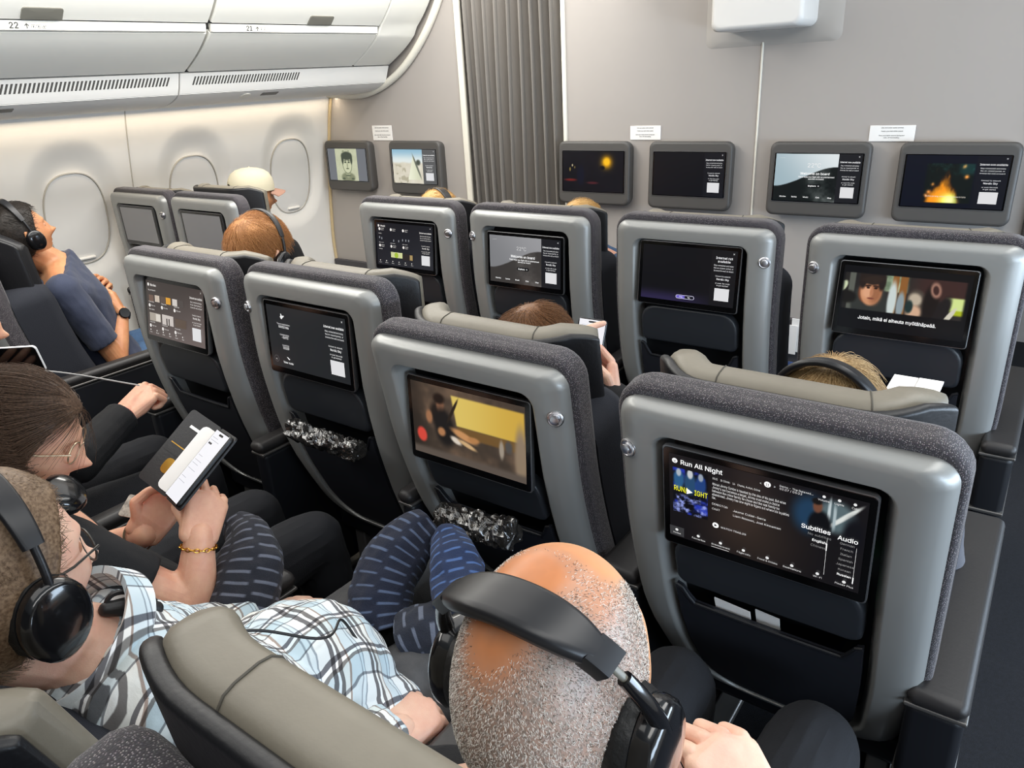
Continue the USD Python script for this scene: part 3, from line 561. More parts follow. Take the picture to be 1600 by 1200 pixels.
# ------------------------------------------------------------------ seats
PW, PH = .3211, .1952
def profile(z): return np.interp(z, [.30, .35, .43, .5, .6, .68, .75, .85, .93, 1.3], [.195, .165, .125, .095, .058, .036, .021, .007, 0, 0])
def squeeze(z): t = np.clip((.72-z)/.40, 0, 1); return 1-.13*t*t*(3-2*t)
def make_seat(label, x, y0, theta, screen=None, paint=off, hook=0, group=None, consoles=(), items=None, head_raise=0., head_tall=0., pad_mat=None, panel_off=False, wing=1.0):
    s = thing('airline_seat', label, 'seat', (x, y0, 0), group=group)
    th = math.radians(theta); c, sn = math.cos(th), math.sin(th)
    def W(v, warp=True):
        v = np.array(v, float)
        if warp: v[:, 0] *= squeeze(v[:, 2]); v[:, 1] += profile(v[:, 2])
        dy, dz = v[:, 1]-.35, v[:, 2]-.42
        return np.c_[v[:, 0]+x, .35+dy*c+dz*-sn+y0, .42+dz*c+dy*sn]
    P = lambda name, m, mt, warp=True, parent=None, **k: part(parent or s, name, tf(m, lambda v: W(v, warp)), mt, **k)
    O = lambda d, e: rr(.25-d, .34+d, 1.163-e, max(.13-d, .01), max(.036-d*.4, .010))
    I = lambda d: rr(.164+d, .385-d*.6, 1.108+d*.35, .10+d, .022+d*.5)
    shell = [xyz(I(0), .060), xyz(I(.002), .034), xyz(I(.012), .008), xyz(I(.016), .002), xyz(I(.021), 0), xyz(O(.044, .022), 0), xyz(O(.031, .012), .002), xyz(O(.018, .005), .007), xyz(O(.008, .0015), .015), xyz(O(.002, 0), .029), xyz(O(0, 0), .045), xyz(O(.002, .002), .066)]
    sh = P('shell', loft(shell), SHELL, smooth=50)
    B = lambda d: rr(.30-d, .345+d, 1.12-d, .1, .03)
    P('back_plate', loft([xyz(rr(.172, .38, 1.115, .1, .03), .052), xyz(rr(.172, .38, 1.115, .1, .03), .075)], cap0=True, cap1=True), BLACK)
    K = lambda d: rr(.259-d, .36+d, 1.183-d, .10, max(.055-d*.6, .02))
    P('backrest', loft([xyz(K(.055), .078), xyz(K(.035), .040), xyz(K(.010), .030), xyz(K(.002), .036), xyz(K(0), .046), xyz(K(.0), .074), xyz(K(.005), .087), xyz(K(.014), .094), xyz(K(.05), .097)], cap0=True, cap1=True), WEAVE, smooth=60)
    # side bolsters and front of the back, dark cloth
    FB = lambda d: rr(.256-d, .44+d, 1.02-d, .08, .06)
    P('back_cushion', loft([xyz(FB(.0), .09), xyz(FB(0), .20), xyz(FB(.012), .235), xyz(FB(.04), .25)], cap0=True, cap1=True), CUSH, smooth=60)
    # headrest: a winged pad, black behind and taupe in front
    hx = np.linspace(-1, 1, 33); hz0, hz1 = .89+head_raise-head_tall, 1.174+head_raise
    cx = -.016+.230*np.sin(np.clip(hx, -1, 1)*1.42)/math.sin(1.42); cy = .106+.096*wing*sm(.38, 1.0, np.abs(hx))
    cl = np.c_[cx, cy]; tg = np.gradient(cl, axis=0); tg /= np.linalg.norm(tg, axis=1)[:, None]; nn = np.c_[-tg[:, 1], tg[:, 0]]
    def pad(d0, d1, z0, z1, r, endr=.02):
        L = []
        for i in range(33):
            e = min(i, 32-i); k = {0: .35, 1: .75, 2: .93}.get(e, 1.0); zc = (z0+z1)/2; hh = (z1-z0)/2*(.80+.20*min(1, e/5))
            q = rr((d1-d0)/2*k, zc-hh, zc+hh+0, r, r, 4, 1, 6); L.append(np.c_[cl[i, 0]+nn[i, 0]*(q[:, 0]+(d0+d1)/2), cl[i, 1]+nn[i, 1]*(q[:, 0]+(d0+d1)/2), q[:, 1]])
        return loft(L, cap0=True, cap1=True)
    hr = P('headrest', pad(-.017, .001, hz0, hz1-.004, .008), LEATHER, False, smooth=60, label='black leather back of the winged headrest')
    P('headrest_pad', pad(-.002, .058, hz0+.008, hz1, .020), pad_mat or TAUPE, False, parent=hr, smooth=60)
    for i0 in (11, 23):
        zc, hh = (hz0+.008+hz1)/2, (hz1-hz0-.008)/2; q = rr(.0302, zc-hh-.0004, zc+hh+.0004, .020, .020, 4, 1, 6); q = q[q[:, 1] > hz0+.05]; q = q[np.argsort(np.arctan2(q[:, 0], q[:, 1]-zc))]
        P('pad_seam', tube(np.c_[cl[i0, 0]+nn[i0, 0]*(q[:, 0]+.028), cl[i0, 1]+nn[i0, 1]*(q[:, 0]+.028), q[:, 1]], .0013, 6), mat('seam_thread', '#4a463e', .7), False, parent=hr)
    for sg in (-1, 1): P('headrest_bracket', box((sg*.205-.012, .112, .865+head_raise), (sg*.205+.012, .132, .925+head_raise), .004), GREY, False, parent=hr)
    # screen
    if screen: px, py, pz, tilt = screen
    else:
        q = W(np.array([[0, .002, 1.01]]))[0]; px, py, pz, tilt = q[0], q[1], q[2], th
    U = np.array([0, -math.sin(tilt), math.cos(tilt)]); Nn = np.array([0, -math.cos(tilt), -math.sin(tilt)]); cc = np.array([px, py, pz])
    fr = lambda loop, d: cc+np.outer(loop[:, 0], [1, 0, 0])+np.outer(loop[:, 1], U)+Nn*d
    R_ = lambda d: rr(PW/2-d, -PH/2+d, PH/2-d, .007, .007, 4, 3, 3)
    sc = part(s, 'screen', loft([fr(R_(.002), -.001), fr(R_(.002), .0015), fr(R_(.003), .002)], cap0=True, cap1=True), GLASS)
    part(sc, 'screen_casing', loft([fr(R_(.02), -.026), fr(R_(.004), -.016), fr(R_(0), -.006), fr(R_(0), .0005), fr(R_(.002), .001)], cap0=True), RIM, smooth=50)
    if paint is not off:
        cv = Canvas(cc+U*.003+Nn*.002, (1, 0, 0), U, PW-.024, PH-.03); paint(cv); cv.build(sc)
    elif panel_off:
        part(sc, 'display', box(cc-[.147, .004, .078], cc+[.147, .001, .084], .001) if False else loft([fr(rr(.147, -.078, .086, .002, .002, 3, 1, 1), .0021), fr(rr(.147, -.078, .086, .002, .002, 3, 1, 1), .0026)], cap1=True), mat('unlit_grey_display', '#77777a', .28, coat=.4))
    # stowage flap, pocket
    fl = lambda d: rr(.157-d, .782+d, .904-d, .02, .05, 6, 5, 5)
    P('flap', loft([xyz(fl(0), .035), xyz(fl(0), .012), xyz(fl(.003), .008), xyz(fl(.008), .006)], cap0=True, cap1=True), FLAP, smooth=50)
    # pocket front: top lip dips between two hooks
    xs = np.linspace(-.160, .160, 33); u = np.abs(xs)/.160
    top = .772-.042*(1-sm(.80, .97, u))-.004*np.cos(xs*9); bot = np.where(u > .45, .392+.10*(1-np.sqrt(np.clip(1-((u-.45)/.55)**2, 0, 1))), .392)
    lp = np.vstack([np.c_[xs, top], np.c_[xs[::-1], bot[::-1]]]); ctr = lp.mean(0); shr = lambda k: (lp-ctr)*k+ctr
    rows = [np.linspace(t, b, 12) for t, b in zip(top, bot)]; 
    G = np.dstack([np.repeat(xs[:, None], 12, 1), .006+.0*np.array(rows), np.array(rows)]); v1, f1 = grid_mesh(G); v2 = v1+[0, .012, 0]
    rim_idx = np.r_[np.arange(0, 33*12, 12), np.arange(32*12+1, 33*12), np.arange(31*12+11, -1, -12), np.arange(10, 0, -1)]
    nb = len(v1); ed = np.array([[rim_idx[i], rim_idx[(i+1) % len(rim_idx)], rim_idx[(i+1) % len(rim_idx)]+nb, rim_idx[i]+nb] for i in range(len(rim_idx))])
    po = P('pocket', (np.vstack([v1, v2]), np.vstack([f1, f1[:, ::-1]+nb, ed])), POCKET, smooth=40)
    P('pocket_lip', tube(np.c_[xs, np.full(33, .008), top], .0045, 8), DARK, parent=po)
    # hook
    for sg in ([hook] if hook else []):
        b0 = np.array([[sg*.226, .006, 1.073]]); q = W(b0)[0]; q2 = W(b0+[[sg*.006, -.02, 0]])[0]; n = norm(q2-q)
        k = part(s, 'coat_hook', disc(q, n, .0165, .004), STEEL, smooth=30)
        part(k, 'hook_ring', tube([q+n*.004+.0135*(math.cos(a)*norm(np.cross(n, [0, 0, 1]))+math.sin(a)*np.array([0, 0, 1])) for a in np.linspace(0, 2*np.pi, 25)], .0022, 6), STEEL)
        part(k, 'hook_knob', loft([disc(q+n*.003, n, .0075, .010)[0][:24], disc(q+n*.008, n, .0090, .004)[0][:24], disc(q+n*.0105, n, .0090, .004)[0][:24], disc(q+n*.0115, n, .007, .004)[0][:24]], cap0=True, cap1=True), STEEL, smooth=40)
    # cushion, base, legs
    L = lambda v: np.asarray(v)+[x, y0, 0]
    part(s, 'seat_cushion', tf(box((-.25, .19, .34), (.25, .68, .47), .045), L), CUSH, smooth=60)
    part(s, 'seat_base', tf(box((-.255, .20, .27), (.255, .64, .345), .02), L), DARK)
    for sg in (-1, 1):
        part(s, 'leg', tf(cat(box((sg*.19-.022, .22, 0), (sg*.19+.022, .26, .28), .006), box((sg*.19-.022, .55, 0), (sg*.19+.022, .59, .28), .006), box((sg*.19-.03, .16, 0), (sg*.19+.03, .66, .025), .008)), L), LEG)
    for dx, w, end in consoles:
        k = part(s, 'console', tf(box((dx-w/2, .0, .12), (dx+w/2, .60, .628), .015), L), DARK, smooth=50)
        part(k, 'armrest_pad', tf(box((dx-w/2-.002, -.01, .632), (dx+w/2+.002, .61, .668), .014), L), PADTOP, smooth=60)
        part(k, 'trim_line', tf(box((dx-w/2-.003, -.005, .625), (dx+w/2+.003, .605, .634), .003), L), mat('console_trim_metal', '#6a6866', .4, .7))
        if end: part(k, 'console_band', tf(box((dx-w/2-.003, -.004, .46), (dx+w/2+.003, .604, .47), .003), L), mat('console_trim_metal', '#9a9894'))
    s.W = W; s.ctr = (x, y0); return s
XA, XB = (-2.036, -1.467, -.871, -.285), (-2.032, -1.464, -.904, -.285)
GA = None
SEAT = {}
fitA = ((-2.0357, 2.0517, 1.0058, -.1065), (-1.4667, 2.0501, .9984, -.0639), (-.8714, 2.0547, 1.0112, -.0976), (-.2848, 2.0545, 1.0012, -.1364))
labA = ('grey seat in the front centre row, leftmost, its screen showing a music grid', 'second grey seat from left in the front centre row, showing a grey welcome page', 'third grey seat from left in the front centre row, its screen black with side text', 'grey seat in the front centre row, rightmost, its screen showing a film with subtitles')
for i in range(4):
    q = fitA[i]; SEAT['A%d' % (i+1)] = make_seat(labA[i], XA[i], 2.062, 0, (q[0], q[1]+.012, q[2], q[3]), (media_grid('#17181d', False), welcome(False), dark_menu, film_still)[i], (1, -1, 1, -1)[i], 'centre block seats', [[(-.285, .05, 0), (.2845, .05, 0)], [(.298, .06, 0)], [(.293, .05, 0)], [(.272, .075, 1)]][i])
fitB = ((-2.032, 1.0798, 1.0098, -.19), (-1.4637, 1.1016, 1.0056, -.0658), (-.9037, 1.0337, .9291, -.0465), (-.2846, .9907, .9464, .104))
labB = ('grey seat in the middle centre row, leftmost, its brownish screen showing film thumbnails', 'grey seat in the middle centre row, second from left, its dark screen showing flight data', 'third grey seat from left in the middle row, reclined, showing a brown film scene', 'large grey reclined seat nearest the camera on the right, its screen showing a film menu')
for i in range(4):
    q = fitB[i]; SEAT['B%d' % (i+1)] = make_seat(labB[i], XB[i], (1.085, 1.105, 1.114, 1.080)[i], (0, 0, 8.5, 8.5)[i], (q[0], q[1]+(.012, .004, .004, .0)[i], q[2], q[3]), (media_grid('#3a322f', True), info_dark, brown_film, film_menu)[i], (1, -1, 1, -1)[i], 'centre block seats', [[(-.285, .05, 0), (.284, .05, 0)], [(.28, .04, 0)], [(.31, .085, 0)], [(.272, .085, 1)]][i])
labC = ('grey seat in the nearest centre row, leftmost, outside the left edge', 'grey seat in the nearest centre row behind the woman with the phone', 'grey seat in the nearest centre row behind the man in the plaid shirt', 'seat in the nearest row with the big taupe headrest at the bottom edge')
for i in range(4):
    SEAT['C%d' % (i+1)] = make_seat(labC[i], (-2.032, -1.464, -.895, -.285)[i], .135, (0, 6, 17, 4.5)[i], None, off, 0, 'centre block seats', [[(-.285, .05, 0), (.284, .05, 0)], [(.285, .05, 0)], [(.305, .085, 0)], [(.272, .085, 1)]][i], head_raise=(0, 0, .0, .070)[i], wing=(1, 1, 1, .32)[i])
SEAT['W1'] = make_seat('grey window seat in the front left pair, nearest the wall, its screen off', -3.675, 1.90, 0, None, off, 1, 'window pair seats', [(-.27, .02, 0), (.275, .03, 0)], panel_off=True)
SEAT['W2'] = make_seat('grey aisle seat in the front left pair, its blank screen reflecting the wall', -3.125, 1.90, 0, None, off, 0, 'window pair seats', [(.29, .05, 0)], panel_off=True, head_raise=.03)
SEAT['V1'] = make_seat('grey window seat in the second left pair, beyond the man in navy', -3.675, .93, 0, None, off, 1, 'window pair seats', [(-.27, .02, 0), (.275, .03, 0)])
SEAT['V2'] = make_seat('grey aisle seat in the second left pair, under the man in navy', -3.125, .93, 5, None, off, 0, 'window pair seats', [(.285, .05, 1)], head_tall=.27, head_raise=.03, pad_mat=LEATHER)

# ------------------------------------------------------------------ bulkhead monitors
HOUS = mat('dark_grey_monitor_housing', '#4b4947', .5, bump=(500., .05))
mons = [((508, 595), -3.66, portrait, 'dark wall monitor at far left showing a drawn portrait'), (0, -3.115, beach, 'dark wall monitor left of the curtain showing a pale seaside picture'), (0, -1.926, night, 'dark wall monitor right of the curtain showing a night scene with an orange glow'),
        (0, -1.423, black_side, 'dark wall monitor, second right of the curtain, black with a text column'), (0, -.852, welcome(True), 'dark wall monitor showing a bright mountain welcome page'), (0, -.345, fire, 'dark wall monitor at far right showing a fire')]
MX = (-3.7152, -3.1406, -1.9298, -1.4233, -.8523, -.3462)
for (dummy, xo, pf, lab), mx in zip(mons, MX):
    m = thing('wall_monitor', lab, 'monitor', (mx, 3.37, .96), group='bulkhead monitors')
    t = .04; U = np.array([0, math.sin(t), math.cos(t)]); Nn = np.array([0, -math.cos(t), math.sin(t)]); cc = np.array([mx, 3.352, 1.127])
    fr = lambda loop, d: cc+np.outer(loop[:, 0], [1, 0, 0])+np.outer(loop[:, 1], U)+Nn*d
    H = lambda d: rr(.203-d, -.160+d, .146-d, .03, .03, 6, 4, 4)
    part(m, 'housing', loft([fr(H(.012), -.06), fr(H(.004), -.03), fr(H(0), -.01), fr(H(.001), .006), fr(H(.006), .011), fr(H(.013), .0125)], cap0=True, cap1=True), HOUS, smooth=50)
    S_ = lambda d: rr(.178-d, -.099+d, .101-d, .004, .004, 3, 2, 2)
    sc = part(m, 'screen', loft([fr(S_(0), .012), fr(S_(0), .0142), fr(S_(.003), .0146)], cap1=True), GLASS)
    part(sc, 'screen_edge', loft([fr(S_(-.0025), .011), fr(S_(-.0025), .0148), fr(S_(-.0005), .0148)]), RIM, smooth=40)
    cv = Canvas(cc+U*.0012+Nn*.0147, (1, 0, 0), U, .345, .194); pf(cv); cv.build(sc)
# ------------------------------------------------------------------ people
def man(v, f): return Manifold(MMesh(vert_properties=np.ascontiguousarray(v, np.float32), tri_verts=np.ascontiguousarray(f, np.uint32)))
def sph(p, r, n=20): return Manifold.sphere(float(r), n).translate([float(a) for a in p])
def hull(*pr, n=20): return Manifold.batch_hull([sph(p, r, n) for p, r in pr])
def union(ms): return Manifold.batch_boolean(list(ms), OpType.Add)
def soften(m, length=.014, it=14):
    v, f = arr(m.refine_to_length(length)); t = trimesh.Trimesh(v, f, process=False); trimesh.smoothing.filter_taubin(t, .5, .52, it); return np.array(t.vertices), np.array(t.faces)
def soft(m, length=.014, it=14): return man(*soften(m, length, it))
def skin(name, a, b, rough=.5): return mat(name, a, rough, sss=.15, tint=(22., b), bump=(420., .12))
SKIN = {'fair': skin('skin_fair', '#d9a98c', '#c9917a'), 'pale': skin('skin_pale', '#e2bba4', '#d6a28e'), 'tan': skin('skin_tan', '#c88f66', '#b87a54'), 'bald': skin('skin_scalp', '#cb8a5c', '#b97347', .42)}
HAIRM = {}
def hair_mat(name, a, b, rough=.45):
    n = {'tc': ('texture_coordinate', {}), 'nt': ('noise_texture', dict(scale=260., detail=3.)), 'rr': ('rgb_ramp', dict(ramp=[(.32, lin(a)), (.68, lin(b))])), 'p': ('principled_bsdf', dict(roughness=rough, specular_ior_level=.25))}
    return usdkit.material(stage, '/World/Looks/'+name, n, [('tc.object', 'nt.vector'), ('nt.fac', 'rr.fac'), ('rr.color', 'p.base_color')], surface='p.BSDF')
ICO = trimesh.creation.icosphere(5); ICOV, ICOF = np.array(ICO.vertices), np.array(ICO.faces)
def head_shape(d):
    """Unit directions -> points of a head (x right, y forward, z up), about 0.235 m tall; ears apart."""
    x, y, z = d[:, 0]*.076, d[:, 1]*.098, d[:, 2]*.117
    front = sm(.0, .6, d[:, 1]); low = np.clip(-d[:, 2], 0, 1)
    x = x*(1-.26*low**1.6); y = np.where(d[:, 1] > 0, y*(.93-.08*sm(.1, .7, low)), y*(1.0-.36*sm(.15, .9, low)))
    g = lambda cx, cz, sx, sz, ax=None: np.exp(-((np.abs(x) if ax else x)-cx)**2/sx**2-(z-cz)**2/sz**2)*front
    y = y+.011*g(0, -.098, .026, .020)+.010*g(0, -.010, .011, .030)+.017*g(0, -.030, .012, .013)+.006*g(0, -.030, .020, .009)
    y = y-.010*g(.031, .010, .016, .012, 1)+.005*g(.030, .030, .022, .008, 1)+.006*g(.038, -.022, .02, .016, 1)
    y = y+.006*g(0, -.058, .020, .006)+.006*g(0, -.071, .017, .006)-.004*g(0, -.064, .02, .0025)-.003*g(0, -.083, .02, .006)
    return np.c_[x, y, z]
class Head:
    def __init__(s, c, yaw=0, pitch=0, roll=0, size=1.0):
        """yaw to the left, pitch up, roll towards the right shoulder, in degrees; yaw 0 looks along +y."""
        a, b, r = map(math.radians, (yaw, pitch, roll)); Rz = np.array([[math.cos(a), -math.sin(a), 0], [math.sin(a), math.cos(a), 0], [0, 0, 1]])
        Rx = np.array([[1, 0, 0], [0, math.cos(b), -math.sin(b)], [0, math.sin(b), math.cos(b)]]); Ry = np.array([[math.cos(r), 0, math.sin(r)], [0, 1, 0], [-math.sin(r), 0, math.cos(r)]])
        s.R = Rz@Rx@Ry; s.c = np.asarray(c, float); s.k = size
    def w(s, v): return np.asarray(v, float)*s.k@s.R.T+s.c
    def mesh(s, ears=True):
        v = s.w(head_shape(ICOV)); parts = [man(v, ICOF)]
        if not ears: return parts[0]
        for sg in (-1, 1):
            e = union([hull(((sg*.074, -.004, .018), .007), ((sg*.086, -.018, .024), .006), ((sg*.088, -.022, .006), .006), ((sg*.078, -.006, -.020), .007), n=12), hull(((sg*.070, .0, .0), .008), ((sg*.080, -.012, .0), .008), n=12)])
            parts.append(man(s.w(soften(e, .005, 6)[0]), soften(e, .005, 6)[1]))
        return union(parts)
    def eyes(s, parent, closed=False):
        for sg in (-1, 1):
            c = np.array([sg*.031, .0690, .009]); b = trimesh.creation.icosphere(2, .0105)
            part(parent, 'eye', (s.w(np.array(b.vertices)+c), np.array(b.faces)), LOOKS['eyelid'] if closed else LOOKS['eye'], smooth=True)
mat('eye', '#2a1d16', .15); mat('eyelid', '#b98468', .5)
def hair_cap(h, parent, mask, thick, material, name='hair', seed=1, lump=.15, freq=30):
    """A cap of hair over the head: swollen where mask(d) is 1, sunk under the skin where it is 0."""
    p = head_shape(ICOV); n = norm_rows(ICOV*[1/.076, 1/.098, 1/.117]); k = mask(ICOV)
    t = thick(ICOV) if callable(thick) else thick; nzv = meshkit.fbm(p*freq, 3, seed)-.5
    off = np.where(k > 0, t*sm(0, 1, k)*(1+lump*2*nzv), 0)-.006*(1-sm(0, .35, k))
    return part(parent, name, (h.w(p+n*off[:, None]), ICOF), material, smooth=True)
def norm_rows(a): return a/np.maximum(np.linalg.norm(a, axis=-1, keepdims=True), 1e-9)
def curves(parent, name, pts, width, material, kind='stuff'):
    """pts (n, k, 3) in world coordinates."""
    n, k, _ = pts.shape; p = numbered(parent.path, name)
    c = UsdGeom.BasisCurves.Define(stage, p); c.CreateTypeAttr('linear'); c.CreatePointsAttr(Vt.Vec3fArray.FromNumpy((pts.reshape(-1, 3)-parent.o).astype(np.float32)))
    c.CreateCurveVertexCountsAttr(Vt.IntArray.FromNumpy(np.full(n, k, np.int32)))
    w = np.tile(np.linspace(width, width*.45, k), n).astype(np.float32); c.CreateWidthsAttr(Vt.FloatArray.FromNumpy(w)); c.SetWidthsInterpolation('vertex')
    UsdShade.MaterialBindingAPI.Apply(c.GetPrim()).Bind(material); setdata(c.GetPrim(), kind=kind); return c
def strands(h, parent, mask, material, n, length, width, base=0., lift=.25, crown=(0, -.55, .83), seed=0, sweep=None, name='hair_strands', jit=.25, steps=4):
    rng = np.random.default_rng(seed); d = norm_rows(rng.normal(size=(n*4, 3))); k = mask(d); d = d[rng.random(len(d)) < sm(.1, .8, k)][:n]
    nn = norm_rows(d*[1/.076, 1/.098, 1/.117]); c = norm(crown); base = np.broadcast_to(base(d) if callable(base) else base, len(d))[:, None]; fl = d-c*(d@c)[:, None]; fl = norm_rows(fl)+ (np.asarray(sweep) if sweep is not None else 0)
    fl = fl+rng.normal(scale=jit, size=fl.shape); L = length*(.6+.8*rng.random(len(d)))[:, None]
    P = [head_shape(d)+nn*base]; q = d
    for i in range(steps):
        t = fl-nn*(fl*nn).sum(1)[:, None]; step = norm_rows(norm_rows(t)+nn*lift*(1-.5*i/steps))*L/steps; q2 = P[-1]+step; P.append(q2)
        dd = norm_rows(q2/[.076, .098, .117]); nn = norm_rows(dd*[1/.076, 1/.098, 1/.117]); s0 = head_shape(dd)+nn*(base+.0006); inside = (np.linalg.norm(q2, axis=1) < np.linalg.norm(s0, axis=1)); P[-1] = np.where(inside[:, None], s0, q2)
    pts = np.stack(P, 1); return curves(parent, name, h.w(pts.reshape(-1, 3)).reshape(pts.shape), width, material)
def hand(wrist, Y, Z, side, curl=(35, 45, 25), thumb=(.5, .3), spread=.06, curls=None, size=1.0):
    """A hand as a Manifold: Y = finger direction, Z = out of the back of the hand, side +1 right, -1 left; curl in degrees at the three joints."""
    Y = norm(Y); Z = np.asarray(Z, float); Z = norm(Z-Y*(Z@Y)); X = np.cross(Y, Z)*side
    W = lambda p: np.asarray(wrist)+(X*p[0]+Y*p[1]+Z*p[2])*size
    fx = (-.031, -.0105, .0095, .028); fy = (.088, .092, .087, .078)
    ln = ((.042, .026, .021), (.047, .030, .022), (.043, .027, .021), (.033, .020, .018)); ms = []
    ms.append(hull(*[(W(p), r*size) for p, r in (((-.022, .002, 0), .018), ((.020, .002, 0), .017), ((-.033, .075, .002), .0125), ((.029, .066, .0), .012), ((0, .082, .004), .013), ((-.028, .035, -.006), .016), ((.024, .03, -.006), .015))], n=14))
    for i in range(4):
        c = (curls[i] if curls else curl); p = np.array([fx[i], fy[i], .001]); a = 0; sp = spread*(i-1.4)
        for j in range(3):
            a += math.radians(c[j]); q = p+ln[i][j]*np.array([math.sin(sp)*math.cos(a), math.cos(a)*math.cos(sp), -math.sin(a)])
            ms.append(hull((W(p), (.0098, .0088, .0080)[j]*size), (W(q), (.0088, .0080, .0070)[j]*size), n=12)); p = q
    b = np.array([-.022, .018, -.006]); t1 = b+np.array([-.030, .032, -.012]); ms.append(hull((W(b), .015*size), (W(t1), .0118*size), n=12))
    d1 = norm([-.55+thumb[0], .8, -thumb[1]]); t2 = t1+d1*.033; t3 = t2+norm(d1+np.array([thumb[0]*.6, 0, -thumb[1]*.6]))*.026
    ms += [hull((W(t1), .0115*size), (W(t2), .0098*size), n=12), hull((W(t2), .0098*size), (W(t3), .0078*size), n=12)]
    return soft(union(ms), .0055, 5)
def body(J, arms=True, build=1.0, legs=True, belly=None):
    """Continuous skin: torso, arms to the wrists, legs."""
    b = build; ms = []
    S, H = J['sh'], J['hip']
    ms.append(hull((S[0], .052*b), (S[1], .052*b), (J['chest']+[-.07, 0, 0], .098*b), (J['chest']+[.07, 0, 0], .098*b), (J['neck'], .058)))
    ms.append(hull((J['chest']+[-.07, 0, 0], .098*b), (J['chest']+[.07, 0, 0], .098*b), (J['waist']+[-.06, 0, 0], .098*b), (J['waist']+[.06, 0, 0], .098*b)))
    ms.append(hull((J['waist']+[-.06, 0, 0], .10*b), (J['waist']+[.06, 0, 0], .10*b), (H[0], .098*b), (H[1], .098*b)))
    if belly is not None: ms.append(hull((belly[0], belly[1]), (J['waist'], .1*b)))
    ms.append(hull((J['neck'], .056), (J['head']+J['nk'], .054)))
    for k in (0, 1):
        if arms: ms += [hull((S[k], .050*b), (J['el'][k], .038*b)), hull((J['el'][k], .038*b), ((J['el'][k]*.6+J['wr'][k]*.4), .037*b), (J['wr'][k], .026*b))]
        if legs: ms += [hull((H[k], .088*b), (J['kn'][k], .058*b)), hull((J['kn'][k], .056*b), (J['kn'][k]*.6+J['an'][k]*.4, .052*b), (J['an'][k], .036)), hull((J['an'][k]+[0, -.03, -.03], .035), (J['an'][k]+[0, .14, -.05], .028))]
    return soft(union(ms))
def shirt(J, build=1.0, off=.009, sleeve=.55, belly=None, legsplit=True, it=12, wrinkle=.004, seed=0):
    b = build; S, H = J['sh'], J['hip']; ms = []
    ms.append(hull((S[0], .052*b+off), (S[1], .052*b+off), (J['chest']+[-.07, 0, 0], .098*b+off), (J['chest']+[.07, 0, 0], .098*b+off), (J['neck'], .064+off)))
    ms.append(hull((J['chest']+[-.07, 0, 0], .098*b+off), (J['chest']+[.07, 0, 0], .098*b+off), (J['waist']+[-.06, 0, 0], .10*b+off), (J['waist']+[.06, 0, 0], .10*b+off)))
    ms.append(hull((J['waist']+[-.06, 0, 0], .10*b+off), (J['waist']+[.06, 0, 0], .10*b+off), (H[0]+[0, 0, .02], .10*b+off), (H[1]+[0, 0, .02], .10*b+off)))
    if belly is not None: ms.append(hull((belly[0], belly[1]+off), (J['waist'], .1*b+off)))
    nk = norm(J['head']-J['neck']); m = soft(union(ms), .016, it)
    m = m.trim_by_plane([float(-a) for a in nk], float(-(J['neck']@nk+.018)))
    arms = []
    for k in (0, 1):
        E, Wr = J['el'][k], J['wr'][k]; q = []
        if sleeve <= 1.0:
            e = S[k]+(E-S[k])*(sleeve+.12); q = [hull((S[k], .055*b+off), (e, .046*b+off))]; a = soft(union(q), .013, 8); d = norm(E-S[k]); cut = S[k]+(E-S[k])*sleeve
        else:
            e = E+(Wr-E)*(sleeve-1+.1); q = [hull((S[k], .055*b+off), (E, .044*b+off)), hull((E, .044*b+off), (e, .033*b+off))]; a = soft(union(q), .013, 8); d = norm(Wr-E); cut = E+(Wr-E)*(sleeve-1)
        arms.append(a.trim_by_plane([float(-c) for c in d], float(-(cut@d))))
    v, f = arr(union([m]+arms).refine_to_length(.014))
    n = trimesh.Trimesh(v, f, process=False).vertex_normals; w = meshkit.fbm(v*[26, 26, 14], 3, seed)-.15
    return v+n*(w*wrinkle*2)[:, None], f
def trousers(J, build=1.0, off=.010, seed=3):
    b = build; H = J['hip']; ms = [hull((H[0], .100*b+off), (H[1], .100*b+off), (J['waist']+[0, 0, -.05], .095*b+off))]
    for k in (0, 1): ms += [hull((H[k], .090*b+off), (J['kn'][k], .062*b+off)), hull((J['kn'][k], .062*b+off), (J['an'][k]+[0, 0, .03], .050+off))]
    v, f = soften(union(ms), .018, 10); n = trimesh.Trimesh(v, f, process=False).vertex_normals
    return v+n*((meshkit.fbm(v*22, 3, seed)-.5)*.008)[:, None], f
def shoes(J, parent, m):
    for k in (0, 1): part(parent, 'shoe', soften(hull((J['an'][k]+[0, -.045, -.045], .045), (J['an'][k]+[0, .05, -.03], .048), (J['an'][k]+[0, .16, -.055], .037)), .016, 4), m)
def pose(seat, head=None, raise_=0., lean=0., dx=0.):
    s = SEAT[seat]; x, y0 = s.ctr; A = lambda *p: s.W(np.array([p], float)+[[dx, lean*max(0, p[2]-.5), raise_]], False)[0]; L = lambda *p: np.array([x+p[0], y0+p[1], p[2]])
    J = dict(hip=[L(-.10, .41, .565), L(.10, .41, .565)], waist=A(0, .40, .74), chest=A(0, .385, .92), neck=A(0, .385, 1.055), sh=[A(-.175, .375, 1.0), A(.175, .375, 1.0)],
             el=[A(-.215, .45, .76), A(.215, .45, .76)], wr=[L(-.13, .66, .685), L(.13, .66, .685)], kn=[L(-.12, .84, .56), L(.12, .84, .56)], an=[L(-.12, .86, .11), L(.12, .86, .11)], head=A(0, .41, 1.165), nk=np.array([0, -.012, -.05]))
    if head is not None: J['head'] = np.array(head, float)
    return J
